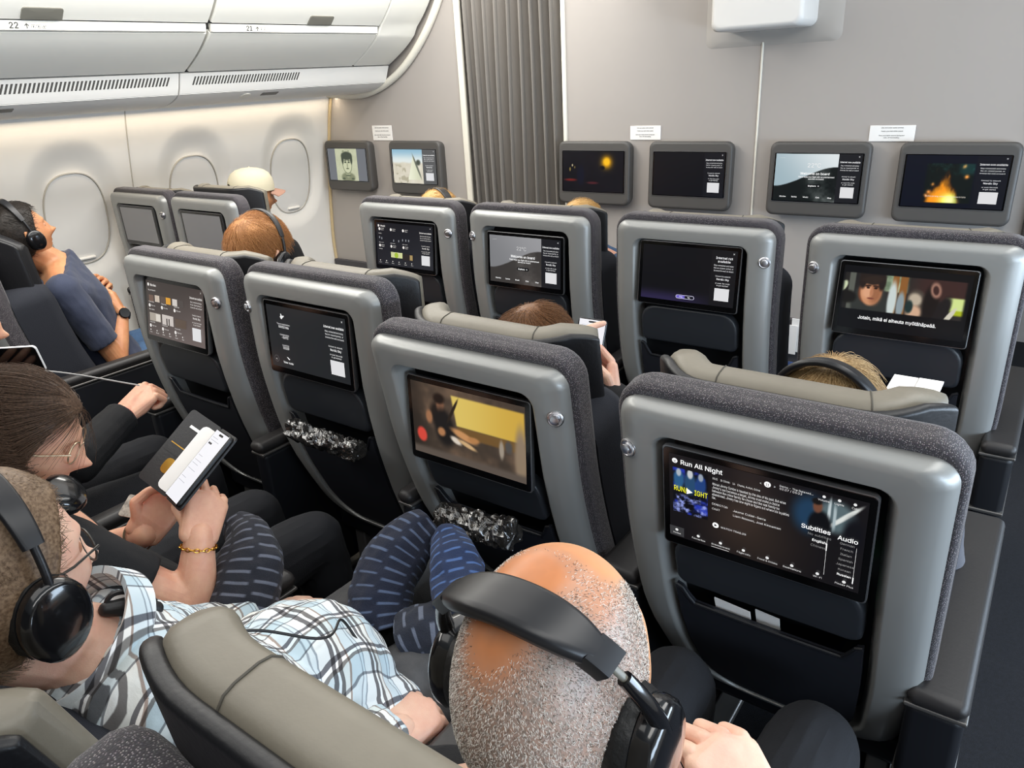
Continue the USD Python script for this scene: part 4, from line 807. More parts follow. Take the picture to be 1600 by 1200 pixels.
def figure(label, J, H, skin_, hands=(None, None), build=1.0, belly=None, closed=False, hand_size=1.0, eyes=True, ears=True):
    o = np.array([J['hip'][0][0]*.5+J['hip'][1][0]*.5, J['hip'][0][1], 0]); t = thing('person', label, 'person', o)
    hm = []
    for k in (0, 1):
        d = norm(J['wr'][k]-J['el'][k]); h = hands[k] or dict(Y=(0, .9, -.25), Z=(0, .25, 1))
        hm.append(hand(J['wr'][k]-d*.004, h['Y'], h['Z'], 1 if k else -1, **{a: b for a, b in h.items() if a not in 'YZ'}, size=hand_size))
    J['nk'] = -H.R[:, 2]*.055*H.k-H.R[:, 1]*.018
    v, f = arr(union([body(J, build=build, belly=belly), H.mesh(ears)]+hm))
    bd = part(t, 'body', (v, f), skin_, smooth=60)
    if eyes: H.eyes(t, closed)
    return t
def headphones(H, label, band_w=.028, band_t=.009, pad=False, drop=-.012, cup=.036, glossy=None, fwd=-.002, top=.012, wide=0., lean=0.):
    t = thing('headphones', label, 'headphones', H.w([0, 0, -.03])); m = LOOKS.get('headphone_plastic') or mat('headphone_plastic', '#17171a', .38); g = LOOKS.get('headphone_gloss') or mat('headphone_gloss', '#111113', .16, coat=.4)
    cush = LOOKS.get('headphone_cushion') or mat('headphone_cushion', '#0d0d0e', .5, bump=(160., .5)); c = np.array([0, fwd, 0]); a_, b_ = .096+wide, .117+top+.004
    def arc(t0, t1, n): a = np.linspace(t0, t1, n); return np.c_[a_*np.cos(a), fwd-lean*np.sin(np.clip(a, 0, 3.1416)), b_*np.sin(a)], np.c_[np.cos(a)*b_, np.zeros(n), np.sin(a)*a_]
    def strip(t0, t1, n, w, th, taper=.0):
        P, N = arc(t0, t1, n); N = norm_rows(N); L = []
        for i in range(n):
            k = 1-taper*abs(2*i/(n-1)-1)**3; q = rr(w/2*k, -th/2, th/2, th*.45, th*.45, 4, 2, 1); L.append(P[i]+np.outer(q[:, 0], [0, 1, 0])+np.outer(q[:, 1], N[i]))
        return tf(loft(L, cap0=True, cap1=True), H.w)
    part(t, 'headband', strip(math.radians(52 if pad else 28), math.radians(128 if pad else 152), 33, band_w, band_t, .42 if pad else .25), m, smooth=50)
    for sg in (-1, 1):
        e0 = math.radians(36 if pad else 30); P, N = arc(e0, math.radians(-2), 9); P[:, 0] *= sg
        part(t, 'arm', tf(tube(P, np.linspace(.0062, .0085, 9) if pad else .0045, 10), H.w), g if pad else m, smooth=50)
        if pad:
            QQ, _ = arc(math.radians(48), math.radians(34), 5); QQ[:, 0] *= sg; part(t, 'slider', tf(tube(QQ, .0032, 8), H.w), GREY, smooth=50); PP, NN = arc(math.radians(54), math.radians(43), 4); PP[:, 0] *= sg; part(t, 'hinge', tf(loft([PP[i]+np.outer(rr(.014, -.007, .007, .002, .002, 3, 1, 1)[:, 0], [0, 1, 0])+np.outer(rr(.014, -.007, .007, .002, .002, 3, 1, 1)[:, 1], norm(NN[i]*[sg, 1, 1])) for i in range(4)], cap0=True, cap1=True), H.w), m, smooth=40)
        ang = np.linspace(0, 2*np.pi, 33)[:-1]; R = lambda x, r: np.c_[np.full(32, sg*x), fwd+r*.88*np.cos(ang), drop+r*1.12*np.sin(ang)]
        k = part(t, 'ear_cup', tf(loft([R(.078+wide*.6, cup*.9), R(.088+wide*.8, cup), R(.097+wide, cup*.97), R(.102+wide, cup*.84), R(.1045+wide, cup*.45)], cap0=True, cap1=True), H.w), g, smooth=50)
        wr = 1+.02*np.sin(ang*14); part(k, 'ear_cushion', tf(loft([R(.064, cup*.86), R(.068, cup*1.02)*1, (R(.076, cup*1.05)-[0, fwd, drop])*np.c_[np.ones(32), wr, wr]+[0, fwd, drop], R(.083+wide*.6, cup*.97)], cap0=True, cap1=True), H.w), cush, smooth=50)
    return t
CAMR = np.array([CR, CU, CB])
def at(x, y, t):
    """World point at depth t along the view, used once to measure where a thing in the photograph stands."""
    return CAM+np.array([(x-800)/F_PX*t, -(y-600)/F_PX*t, -t])@CAMR
def hairline(d, back=-.55, front=.70): return sm(-.07, .07, d[:, 2]-back-(front-back)*sm(-.4, .75, d[:, 1]))
def longhair(d): return sm(-.07, .07, d[:, 2]+.95-1.6*sm(-.35, .72, d[:, 1]))
CLOTH = dict(black=mat('black_jersey', '#0b0b0e', .9, bump=(350., .25)), navy=mat('navy_jersey', '#2e354a', .88, bump=(350., .25), sheen=.15), denim=mat('blue_denim', '#2f4a6b', .85, bump=(420., .3), tint=(60., '#3c5878')),
             dark=mat('dark_trouser_cloth', '#0f1117', .9, bump=(350., .3)), jeans=mat('charcoal_jeans', '#4a4a4b', .88, bump=(420., .35), tint=(30., '#3c3c3e')), shoe=mat('shoe_leather', '#1c1a19', .5), grey=mat('grey_knit', '#5a5a60', .9, bump=(300., .3)), olive=mat('brown_knit', '#4d4136', .9, bump=(300., .3)))
def plaid():
    n = {'tc': ('texture_coordinate', {}), 'p': ('principled_bsdf', dict(roughness=.85, sheen_weight=.1))}; l = []
    for k, (vec, per, ramp) in enumerate((((1., .10, .05), .064, [(0, '#dfe4e6'), (.2, '#dfe4e6'), (.21, '#6a6a70'), (.29, '#6a6a70'), (.30, '#f4f4f4'), (.36, '#f4f4f4'), (.37, '#7f7d7c'), (.43, '#7f7d7c'), (.44, '#c8d5db'), (.7, '#d0dce1'), (.71, '#84898f'), (.74, '#84898f'), (.75, '#e9ecec'), (1, '#dfe4e6')]),
                                       ((-.08, .76, -.64), .068, [(0, '#eef0f0'), (.15, '#eef0f0'), (.16, '#504c50'), (.25, '#504c50'), (.26, '#fbfbfb'), (.31, '#fbfbfb'), (.32, '#5d5654'), (.40, '#5d5654'), (.41, '#f2efe9'), (.52, '#f2efe9'), (.53, '#9a8478'), (.56, '#9a8478'), (.57, '#d3dfe5'), (.8, '#d3dfe5'), (.81, '#8d98a3'), (.83, '#8d98a3'), (.84, '#d9e4ea'), (.9, '#d9e4ea'), (.91, '#8d98a3'), (.93, '#8d98a3'), (.94, '#eef0f0'), (1, '#eef0f0')]))):
        n['d%d' % k] = ('vector_math', dict(math_type='dot_product', vector2=tuple(c/per for c in vec))); n['f%d' % k] = ('math', dict(math_type='fraction')); n['r%d' % k] = ('rgb_ramp', dict(ramp=[(a, lin(c)) for a, c in ramp], interpolate=True))
        l += [('tc.object', f'd{k}.vector1'), (f'd{k}.value', f'f{k}.value1'), (f'f{k}.value', f'r{k}.fac')]
    n['m'] = ('mix_color', dict(blend_type='multiply', fac=.92)); n['nb'] = ('noise_texture', dict(scale=420., detail=2.)); n['b'] = ('bump', dict(strength=.25, distance=.001))
    l += [('r0.color', 'm.a'), ('r1.color', 'm.b'), ('m.result', 'p.base_color'), ('tc.object', 'nb.vector'), ('nb.fac', 'b.height'), ('b.normal', 'p.normal')]
    return usdkit.material(stage, '/World/Looks/plaid_shirt_cloth', n, l, surface='p.BSDF')
PLAID = plaid()
GOLD = mat('gold_metal', '#d9a94e', .25, 1.); WIRE = mat('black_cord', '#121214', .5); WCORD = mat('grey_cord', '#a9a7a4', .6)
def ring_on(parent, name, p, axis, r, w, m, flat=False, seg=26):
    n = norm(axis); u = norm(np.cross(n, [0, .3, 1])); v = np.cross(n, u); a = np.linspace(0, 2*np.pi, seg, endpoint=False); C = np.cos(a)[:, None]*u+np.sin(a)[:, None]*v
    L = [p+C*(r+dr)+n*dz for dr, dz in ((.0, -w/2), (.003, -w/2), (.0035, 0), (.003, w/2), (0, w/2))]
    return part(parent, name, loft(L+[L[0]]), m, smooth=50)
def V(*a): return np.array(a, float)
def dress(t, J, top, bottom, top_name='shirt', build=1.0, sleeve=.55, belly=None, seed=0, wr=.004):
    part(t, top_name, shirt(J, build, sleeve=sleeve, belly=belly, seed=seed, wrinkle=wr), top, smooth=70)
    part(t, 'trousers', trousers(J, build), bottom, smooth=70); shoes(J, t, CLOTH['shoe'])
HM = dict(ginger=hair_mat('hair_ginger', '#84552f', '#b98452'), brown=hair_mat('hair_brown', '#523622', '#805735'), dark=hair_mat('hair_dark_brown', '#3a2b22', '#624c3c'), black=hair_mat('hair_black', '#15120f', '#2b241f'), blond=hair_mat('hair_blond', '#7f6340', '#c4a679'), grey=hair_mat('hair_grey_brown', '#54402f', '#806a54'), white=hair_mat('stubble_white', '#cfcac2', '#efece6'), mid=hair_mat('stubble_grey', '#6f675e', '#9c948a'), drk=hair_mat('stubble_dark', '#3a322c', '#57493f'), honey=hair_mat('hair_honey', '#96703c', '#cba468'))
def haircut(h, t, m, thick=.016, mask=hairline, n=5000, length=.035, width=.0009, crown=(0, -.55, .83), seed=1, lump=.2, sweep=None, lift=.22, jit=.25, freq=30):
    hair_cap(h, t, mask, thick, m, seed=seed, lump=lump, freq=freq)
    if n: strands(h, t, mask, m, n, length, width, (thick*.8 if not callable(thick) else (lambda d: thick(d)*.85)), lift, crown, seed, sweep, jit=jit)

# --- front row
J = pose('A1', (-2.10, 2.345, 1.050), raise_=-.10); H = Head(J['head'], yaw=-5, pitch=-5)
p = figure('person with blond hair in the leftmost seat of the front centre row, hair just showing', J, H, SKIN['fair']); dress(p, J, CLOTH['olive'], CLOTH['dark']); haircut(H, p, HM['honey'], mask=longhair, n=2500)
headphones(H, 'thin dark headband over the blond hair in the front row, leftmost centre seat', band_w=.04)
J = pose('A2', (-1.455, 2.42, 1.025), raise_=-.10); H = Head(J['head'], yaw=-8, pitch=-5)
p = figure('person with light brown hair in the second centre seat of the front row', J, H, SKIN['fair']); dress(p, J, CLOTH['denim'], CLOTH['denim'], sleeve=1.85); haircut(H, p, HM['honey'], mask=longhair, n=2500, seed=4)
J = pose('W2', (-3.12, 2.19, 1.130), raise_=-.14, dx=-.10); H = Head(J['head'], yaw=-12, pitch=-3)
p = figure('person in a cream cap and dark shirt in the front window pair', J, H, SKIN['tan']); dress(p, J, CLOTH['black'], CLOTH['dark']); haircut(H, p, HM['black'], thick=.008, n=2500, length=.015)
cp = thing('cap', 'cream baseball cap worn by the person beside the front windows', 'cap', H.w([0, 0, .06])); CREAM = mat('cream_cotton', '#b9b199', .85, bump=(420., .3))
a = np.linspace(-np.pi, np.pi, 49)[:-1]
def cap_ring(z, k): return np.c_[.0, 0, 0]+np.c_[np.sin(a)*.090*k, np.cos(a)*.108*k-.004, np.full(48, z)]
dome = [cap_ring(.030, 1.0), cap_ring(.055, 1.0), cap_ring(.085, .95), cap_ring(.108, .83), cap_ring(.124, .62), cap_ring(.133, .35), cap_ring(.136, .08)]
for ring in dome[:2]: # arch at the back above the strap
    b = np.abs(np.abs(a)-np.pi) < .42; ring[b, 2] += (.038 if ring is dome[0] else .024)*np.cos((np.abs(a[b])-np.pi)/.42*np.pi/2)
part(cp, 'crown', tf(loft(dome, cap1=True), H.w), CREAM, smooth=70)
part(cp, 'strap', tf(tube([(x, -.108+.6*x*x*6, .036) for x in np.linspace(-.045, .045, 11)], .005, 8), H.w), CREAM)
bx = np.linspace(-1, 1, 17); Bv = np.array([[(x*.078, .088+.012*0+.0*x+k*(.072*np.sqrt(max(0, 1-.75*x*x)))-.035*x*x*1.0, .036-.018*x*x-.016*k+d) for x in bx] for k, d in ((0, 0), (.5, .002), (1, 0), (1, -.003), (.5, -.002), (0, -.003))])
part(cp, 'brim', tf(grid_mesh(Bv), H.w), mat('cap_brim_pinkish', '#94705f', .8), smooth=60)
part(cp, 'button', tf(tube([(0, -.004, .134), (0, -.004, .139)], [.006, .004], 10), H.w), CREAM)
eb = thing('earbud', 'white wireless earbud in the ear under the cream cap', 'earbud', H.w([.085, 0, 0])); part(eb, 'earbud', tf(tube([(.084, .006, .006), (.094, .006, .006), (.095, .008, -.012), (.094, .010, -.030)], [.006, .006, .0035, .003], 10), H.w), WHITE)

# --- middle row
J = pose('B1', (-2.03, 1.405, 1.105), raise_=-.03); H = Head(J['head'], yaw=12, pitch=-14, size=1.03)
p = figure('person with short ginger hair and headphones in the leftmost centre seat of the middle row', J, H, SKIN['fair']); dress(p, J, CLOTH['black'], CLOTH['dark'])
haircut(H, p, HM['ginger'], mask=hairline, thick=lambda d: .006+.018*sm(.1, .75, d[:, 2]), n=7000, length=.034, seed=7, sweep=(.5, .1, 0), lump=.25)
headphones(H, 'black headphones on the ginger-haired person', band_w=.022, top=.026, wide=.006)
J = pose('B3', V(-.925, 1.375, .985)-.040*CR-.016*CU, raise_=-.17); J['el'] = [V(-1.13, 1.42, .72), V(-.70, 1.40, .73)]; J['wr'] = [at(838, 548, 1.76), at(958, 622, 1.78)]; H = Head(J['head'], yaw=-8, pitch=-32, size=1.02)
p = figure('person with brown hair in the third middle row seat, holding a phone up', J, H, SKIN['pale'], (dict(Y=at(915, 500, 1.80)-at(838, 548, 1.76), Z=CU+CB*.4, curls=((2, 8, 5), (55, 70, 40), (60, 75, 45), (60, 75, 45)), thumb=(.6, .2)), dict(Y=(-.35, .42, .84), Z=(.62, .62, .2), curls=((35, 50, 30), (38, 50, 30), (40, 55, 30), (45, 55, 30)), thumb=(.55, .6))))
dress(p, J, CLOTH['black'], CLOTH['dark'], sleeve=1.85); haircut(H, p, HM['brown'], thick=.017, n=8000, length=.05, seed=3, sweep=(.15, .5, 0), jit=.12, lump=.12)
def phone(name, label, c, X, Y, w, h, frame_c, screen_col, case=None, lines=True):
    X, Y = norm(X), np.asarray(Y, float); Y = norm(Y-X*(X@Y)); N = np.cross(X, Y); t = thing(name, label, 'phone', c); F = lambda lp, d: np.asarray(c)+np.outer(lp[:, 0], X)+np.outer(lp[:, 1], Y)+N*d
    R = lambda g: rr(w/2-g, -h/2+g, h/2-g, .009, .009, 5, 2, 2)
    bd = part(t, 'body', loft([F(R(.002), -.0075), F(R(0), -.006), F(R(0), -.001), F(R(.001), 0)], cap0=True, cap1=True), frame_c, smooth=50)
    part(bd, 'glass', loft([F(R(.0012), 0), F(R(.0018), .0006)], cap1=True), GLASS)
    if screen_col:
        cv = Canvas(np.asarray(c)+N*.0006, X, Y, w-.007, h-.007); cv.rect(0, 0, 1, 1, screen_col)
        if lines:
            cv.poly(np.r_[np.c_[.62+.03*np.cos(np.linspace(-1.57, 1.57, 7)), .962+.014*np.sin(np.linspace(-1.57, 1.57, 7))], np.c_[.38-.03*np.cos(np.linspace(-1.57, 1.57, 7)), .962-.014*np.sin(np.linspace(-1.57, 1.57, 7))]], '#151517')
            cv.rect(.1, .80, .34, .825, '#3a3a40') if lines == 1 else None
            for v, u in ((.9, .4), (.86, .6), (.62, .3), (.55, .5), (.5, .45), (.42, .55), (.3, .35), (.24, .5)): cv.rect(.1, v, .1+u, v+.006, '#b9b9c2')
        cv.build(bd)
    return t
NAVYP = mat('phone_case_navy', '#22242c', .4); 
phone('phone', 'white-screened phone held up by the brown-haired person in the middle row', at(919, 545, 1.81), (.93, .30, -.1), (.05, .45, .85), .072, .150, NAVYP, '#f0eff4', lines=2)
J = pose('B4', (-.290, 1.395, .938), raise_=-.17); H = Head(J['head'], yaw=-4, pitch=-14, size=1.02)
p = figure('person with straight blond hair in the rightmost seat of the middle row', J, H, SKIN['fair']); dress(p, J, CLOTH['grey'], CLOTH['dark'], sleeve=1.85); haircut(H, p, HM['blond'], mask=longhair, thick=.016, n=8000, length=.08, seed=9, crown=(0, -.35, .93), jit=.08, lift=.15, lump=.1)
headphones(H, 'wide black headphones over the blond hair in the middle row', band_w=.045, band_t=.014, top=.006, wide=.010, fwd=-.01, lean=.07)
bk = thing('booklet', 'white booklet lying open beyond the blond passenger', 'booklet', V(-.19, 1.80, .80))
BO = at(1428, 606, 1.62); part(bk, 'page', box(BO+[-.05, -.06, -.002], BO+[.0, .06, .002], .001), PAPER); part(bk, 'page', box(BO+[.001, -.06, -.002], BO+[.05, .06, .003], .001), PAPER)

# --- man in navy by the windows
J = pose('V2', (-3.13, 1.175, 1.145), raise_=-.05); J['el'] = [V(-3.40, 1.27, .66), V(-2.925, 1.295, .635)]; J['wr'] = [V(-3.225, 1.435, .85), V(-3.005, 1.395, .80)]; J['sh'][1] = V(-2.96, 1.185, .945); H = Head(J['head'], yaw=0, pitch=17, size=.98)
p = figure('person in a navy t-shirt leaning back by the windows, hands clasped on the chest', J, H, SKIN['tan'], (dict(Y=(.62, -.02, .55), Z=(-.2, .8, .5), curl=(45, 55, 35)), dict(Y=(-.50, .02, .80), Z=(.35, .75, .35), curl=(40, 50, 30), thumb=(.5, .5))), closed=True, build=.93)
dress(p, J, CLOTH['navy'], CLOTH['denim'], 't_shirt', sleeve=.72, wr=.006, build=.93); haircut(H, p, HM['black'], thick=.013, n=4000, length=.02, seed=5)
headphones(H, 'black over-ear headphones on the person in navy', band_w=.024, top=.022, wide=.004)
d = norm(J['wr'][1]-J['el'][1]); wp = J['wr'][1]-d*.012; w = thing('wristwatch', 'black wristwatch on the wrist of the person in navy', 'watch', wp); ring_on(w, 'strap', wp, d, .0295, .022, BLACK); part(w, 'watch_case', disc(wp+norm(np.cross(d, [0, 0, 1])+V(.3, -.4, .3))*.028, norm(np.cross(d, [0, 0, 1])+V(.3, -.4, .3)), .021, .009), GLASS)

# --- nearest row
J = pose('C1', (-2.10, .575, 1.125), raise_=-.02); J['el'] = [V(-2.27, .50, .80), V(-1.87, .665, .77)]; J['wr'] = [V(-2.075, .60, .95), V(-1.955, .855, .812)]; H = Head(J['head'], yaw=-18, pitch=-14)
p = figure('person in black sleeves at the left edge stretching a cable towards the seat ahead', J, H, SKIN['fair'], (dict(Y=(.86, .22, .45), Z=(-.3, .8, .3), curl=(30, 40, 25)), dict(Y=(.05, .86, .42), Z=(.25, -.3, .9), curl=(72, 85, 50), thumb=(.55, .7))))
dress(p, J, CLOTH['black'], CLOTH['dark'], sleeve=1.86); haircut(H, p, HM['dark'], mask=longhair, n=2500); ring_on(p, 'wristband', J['wr'][1]-norm(J['wr'][1]-J['el'][1])*.022, J['wr'][1]-J['el'][1], .031, .007, mat('pink_wristband', '#a8605a', .6))
phone('phone', 'white phone held sideways at the left edge, seen from behind', V(-1.985, .632, 1.03), (.80, .60, 0), (.1, -.2, 1), .150, .072, mat('white_phone_frame', '#e4e4e4', .35), None)
cb = thing('charging_cable', 'thin grey cable stretched from the sideways phone to the fist', 'cable', V(-1.94, .78, .93)); part(cb, 'cable', tube(spline([at(44, 578, 1.79), at(95, 582, 1.86), at(160, 592, 1.96), at(218, 602, 2.03)], 20), .0022, 8), WCORD, smooth=60)
HD = at(35, 690, 1.34)
J = pose('C2', HD, raise_=-.08); J['neck'] = HD+V(-.03, -.085, -.12); J['chest'] = V(-1.46, .40, .82); J['waist'] = V(-1.46, .44, .68); J['sh'] = [V(-1.62, .43, .885), V(-1.315, .385, .885)]; J['el'] = [V(-1.56, .52, .69), V(-1.20, .545, .70)]; J['wr'] = [V(-1.345, .565, .815), at(312, 836, 1.41)]; J['wr'][0] = at(226, 834, 1.50)
J['kn'] = [V(-1.58, .93, .56), V(-1.34, .93, .57)]; H = Head(HD, yaw=-34, pitch=-22)
p = figure('person with brown tied-back hair and black t-shirt reading a phone', J, H, SKIN['fair'], (dict(Y=at(285, 752, 1.53)-at(226, 834, 1.50), Z=-CB+CU*.2-CR*.3, curl=(20, 30, 20), thumb=(.75, .1)), dict(Y=at(330, 762, 1.44)-at(312, 836, 1.41), Z=CB*.8+CR*.45, curls=((12, 18, 12), (62, 70, 40), (68, 75, 40), (72, 75, 40)), thumb=(.6, .5))), hand_size=.96, closed=True)
dress(p, J, CLOTH['black'], CLOTH['dark'], 't_shirt', sleeve=.62); haircut(H, p, HM['dark'], mask=lambda d: sm(-.07, .07, d[:, 2]+.75-1.32*sm(-.35, .72, d[:, 1])), thick=.015, n=9000, length=.09, width=.0008, seed=2, crown=(0, .75, .65), jit=.05, lift=.06, lump=.06)
part(p, 'hair_bun', soften(hull((H.w([0, -.105, .015]), .035), (H.w([0, -.135, -.02]), .03)), .01, 4), HM['dark'], smooth=60)
d = norm(J['wr'][1]-J['el'][1]); b = thing('bracelet', 'gold chain bracelet on the bare forearm in front', 'bracelet', J['wr'][1]); bc = J['wr'][1]-d*.022; u = norm(np.cross(d, [0, .3, 1])); v2 = np.cross(d, u)
for k in range(22):
    an = k/22*2*np.pi; cpt = bc+(u*math.cos(an)+v2*math.sin(an))*.0315; tn = -u*math.sin(an)+v2*math.cos(an); rad = u*math.cos(an)+v2*math.sin(an); q = d if k % 2 else rad
    part(b, 'link', tube([cpt+tn*.0058*math.cos(x)+q*.0034*math.sin(x) for x in np.linspace(0, 2*np.pi, 11)], .0011, 5), GOLD)
b = thing('bracelet', 'thin dark bracelet on the wrist behind the wallet phone', 'bracelet', J['wr'][0]); ring_on(b, 'band', J['wr'][0]-norm(J['wr'][0]-J['el'][0])*.02, J['wr'][0]-J['el'][0], .030, .004, mat('brown_cord', '#5a4a36', .7))
def camvec(x, y, z): return x*CR+y*CU+z*CB
PX, PY = norm(camvec(.0426, -.0125, .050)), norm(camvec(.056, .125, -.070)); PC = at(309, 728, 1.42); PN = np.cross(PX, norm(PY-PX*(PX@PY)))
PY = norm(PY-PX*(PX@PY))
phone('phone', 'large white-screened phone in the open black wallet case', PC, PX, PY, .076, .158, BLACK, '#f3f3f8', lines=1)
wc = thing('wallet_case', 'open black wallet case with cards around the large phone', 'phone case', PC)
CASE = mat('black_case_leather', '#222224', .45, bump=(200., .2)); F = lambda x, y, d: PC+PX*x+PY*y+PN*d
def plate(hw0, hw1, y0, y1, d0, d1, X=PX, N=PN, O=PC, r=.008): 
    lp = rr((hw1-hw0)/2, y0, y1, r, r, 4, 2, 2)+[(hw0+hw1)/2, 0]; mk = lambda d: O+np.outer(lp[:, 0], X)+np.outer(lp[:, 1], PY)+N*d
    return loft([mk(d0), mk(d1)], cap0=True, cap1=True)
part(wc, 'back_cover', plate(-.042, .042, -.083, .083, -.0115, -.0078), CASE)
FX = norm(camvec(-.068, .012, -.012)); FX = norm(FX-PY*(FX@PY)); FN = norm(np.cross(PY, FX)); FN = FN if FN@CB > 0 else -FN; FO = F(-.042, 0, -.010)
fc = part(wc, 'front_flap', plate(.0, .082, -.083, .083, -.003, .001, FX, FN, FO), CASE)
for yy2, m_, x0, x1, hh in ((.052, PAPER, .018, .060, .006), (.008, GOLD, .012, .072, .002), (-.002, CASE, .006, .076, .018)): part(wc, 'card', plate(x0, x1, yy2-hh/2, yy2+hh/2, .0012, .0026, FX, FN, FO, .001), m_)
part(wc, 'gold_emblem', plate(.030, .054, -.050, -.018, .0012, .0022, FX, FN, FO, .010), GOLD)
rc = thing('folded_paper', 'white folded paper tucked in the wallet case', 'paper', FO); part(rc, 'sheet', plate(-.004, .034, -.075, .070, .0030, .0055, FX, FN, FO, .012), PAPER)
hp = thing('headphones', 'black headphones hanging round the neck of the brown-haired phone user', 'headphones', J['neck'])
NB = J['neck']+V(.02, .03, .0); m_ = mat('headphone_plastic', '#17171a', .38)
part(hp, 'headband', tube(spline([NB+V(.06, .075, -.04), NB+V(.105, .0, .0), NB+V(.0, -.10, .025), NB+V(-.10, .0, .0), NB+V(-.06, .075, -.04)], 30), .008, 8), m_, smooth=60)
for sg, q in ((1, at(97, 775, 1.27)), (-1, NB+V(-.06, .08, -.05))): part(hp, 'ear_cup', loft([disc(q, V(.6*sg, .5, .6), .038*k, .02)[0][:24]+norm(V(.6*sg, .5, .6))*dz for k, dz in ((.9, -.012), (1, 0), (1, .012), (.8, .02), (.4, .023))], cap0=True, cap1=True), mat('headphone_gloss', '#111113', .16, coat=.4), smooth=50)
def glasses(h, label, m):
    t = thing('glasses', label, 'glasses', h.w([0, .08, .01]))
    for sg in (-1, 1):
        part(t, 'rim', tf(tube([(sg*.033+.024*math.cos(x), .094-.012*abs(math.cos(x)*.024+.033*1)/.05, .006+.019*math.sin(x)) for x in np.linspace(0, 2*np.pi, 25)], .0016, 6), h.w), m)
        part(t, 'temple', tf(tube([(sg*.058, .084, .012), (sg*.078, .04, .014), (sg*.083, -.004, .014), (sg*.083, -.02, -.004)], .0016, 6), h.w), m)
    part(t, 'bridge', tf(tube([(-.010, .092, .010), (0, .096, .013), (.010, .092, .010)], .0015, 6), h.w), m)
glasses(H, 'thin pale-framed glasses on the person looking at the wallet phone', mat('pale_gold_frame', '#cbbba0', .3, .8))
# man in plaid
HD = V(-.905, .205, 1.10)
J = pose('C3', HD); J['neck'] = V(-.905, .270, .950); J['chest'] = V(-.885, .345, .785); J['waist'] = V(-.885, .45, .66); J['sh'] = [V(-1.03, .315, .785), V(-.70, .315, .845)]; J['el'] = [V(-1.13, .46, .70), V(-.675, .40, .715)]; J['wr'] = [V(-1.09, .62, .655), V(-.678, .555, .675)]
J['hip'] = [V(-.985, .56, .57), V(-.785, .56, .57)]; J['kn'] = [V(-1.01, .93, .575), V(-.78, .95, .575)]; J['an'] = [V(-1.01, .97, .11), V(-.78, .99, .11)]
BEL = (V(-.88, .525, .650), .155); H = Head(HD, yaw=10, pitch=-4, size=1.03)
p = figure('person in a plaid shirt with headphones, nearest at the left', J, H, SKIN['pale'], (dict(Y=(.2, .95, -.1), Z=(0, .2, 1), curl=(25, 35, 20)), dict(Y=(-.05, .88, -.25), Z=(.2, .3, .95), curl=(50, 60, 35), thumb=(.5, .5))), build=1.10, belly=BEL, closed=True, ears=False)
dress(p, J, PLAID, CLOTH['jeans'], build=1.12, sleeve=1.80, belly=BEL, seed=8, wr=.010)
nk = norm(HD-J['neck']); u = norm(np.cross(nk, [1, 0, 0])); L = []
for r_, z_ in ((.082, .008), (.080, .042), (.088, .048), (.104, .014), (.098, .004)):
    a2 = np.linspace(.35, 2*np.pi-.35, 40)+np.pi*0; L.append(J['neck']+nk*(z_-.006)+np.outer(np.sin(a2), [1, 0, 0])*r_*.98+np.outer(-np.cos(a2), -u)*r_*-1+np.outer((np.cos(a2)), -nk)*.016)
part(p, 'collar', loft(L+[L[0]], close=False), PLAID, smooth=50)
d = norm(J['wr'][1]-J['el'][1]); ring_on(p, 'cuff', J['wr'][1]-d*.045, d, .041, .050, PLAID)
haircut(H, p, HM['grey'], thick=.012, n=9000, length=.011, width=.0007, seed=12, mask=lambda d: hairline(d, -.6, .72), lump=.25)
headphones(H, 'black over-ear headphones on the person in plaid', band_w=.03, top=.020, cup=.043, wide=.008, drop=-.02)
glasses(H, 'thin dark-framed glasses on the person in plaid', mat('dark_gunmetal_frame', '#3b3936', .35, .6))
pc = thing('pouch', 'small black pouch with strap lying on the plaid chest', 'pouch', at(200, 950, .88)); PP = [at(165, 950, .93), at(203, 946, .95), at(243, 951, .975)]
part(pc, 'pouch', soften(hull((PP[0]+V(0, 0, -.002), .009), (PP[1], .012), (PP[2], .010)), .006, 4), mat('black_nylon', '#161618', .5)); part(pc, 'strap', tube(spline([PP[0], at(172, 932, .935), at(215, 927, .955), at(243, 940, .97)], 16), .0035, 6), WIRE); part(pc, 'buckle', box(at(222, 941, .948)-.007, at(222, 941, .948)+.007, .003), BLACK)
cd = thing('headphone_cable', 'thin dark cable looping over the plaid belly', 'cable', V(-.83, .55, .84))
part(cd, 'cable', tube(spline([at(200, 1012, .93), at(260, 1010, .97), at(400, 985, 1.06), at(470, 995, 1.10), at(520, 990, 1.14), at(532, 968, 1.18), at(548, 985, 1.20), at(560, 1003, 1.2)], 50), .0022, 6), WIRE, smooth=60)
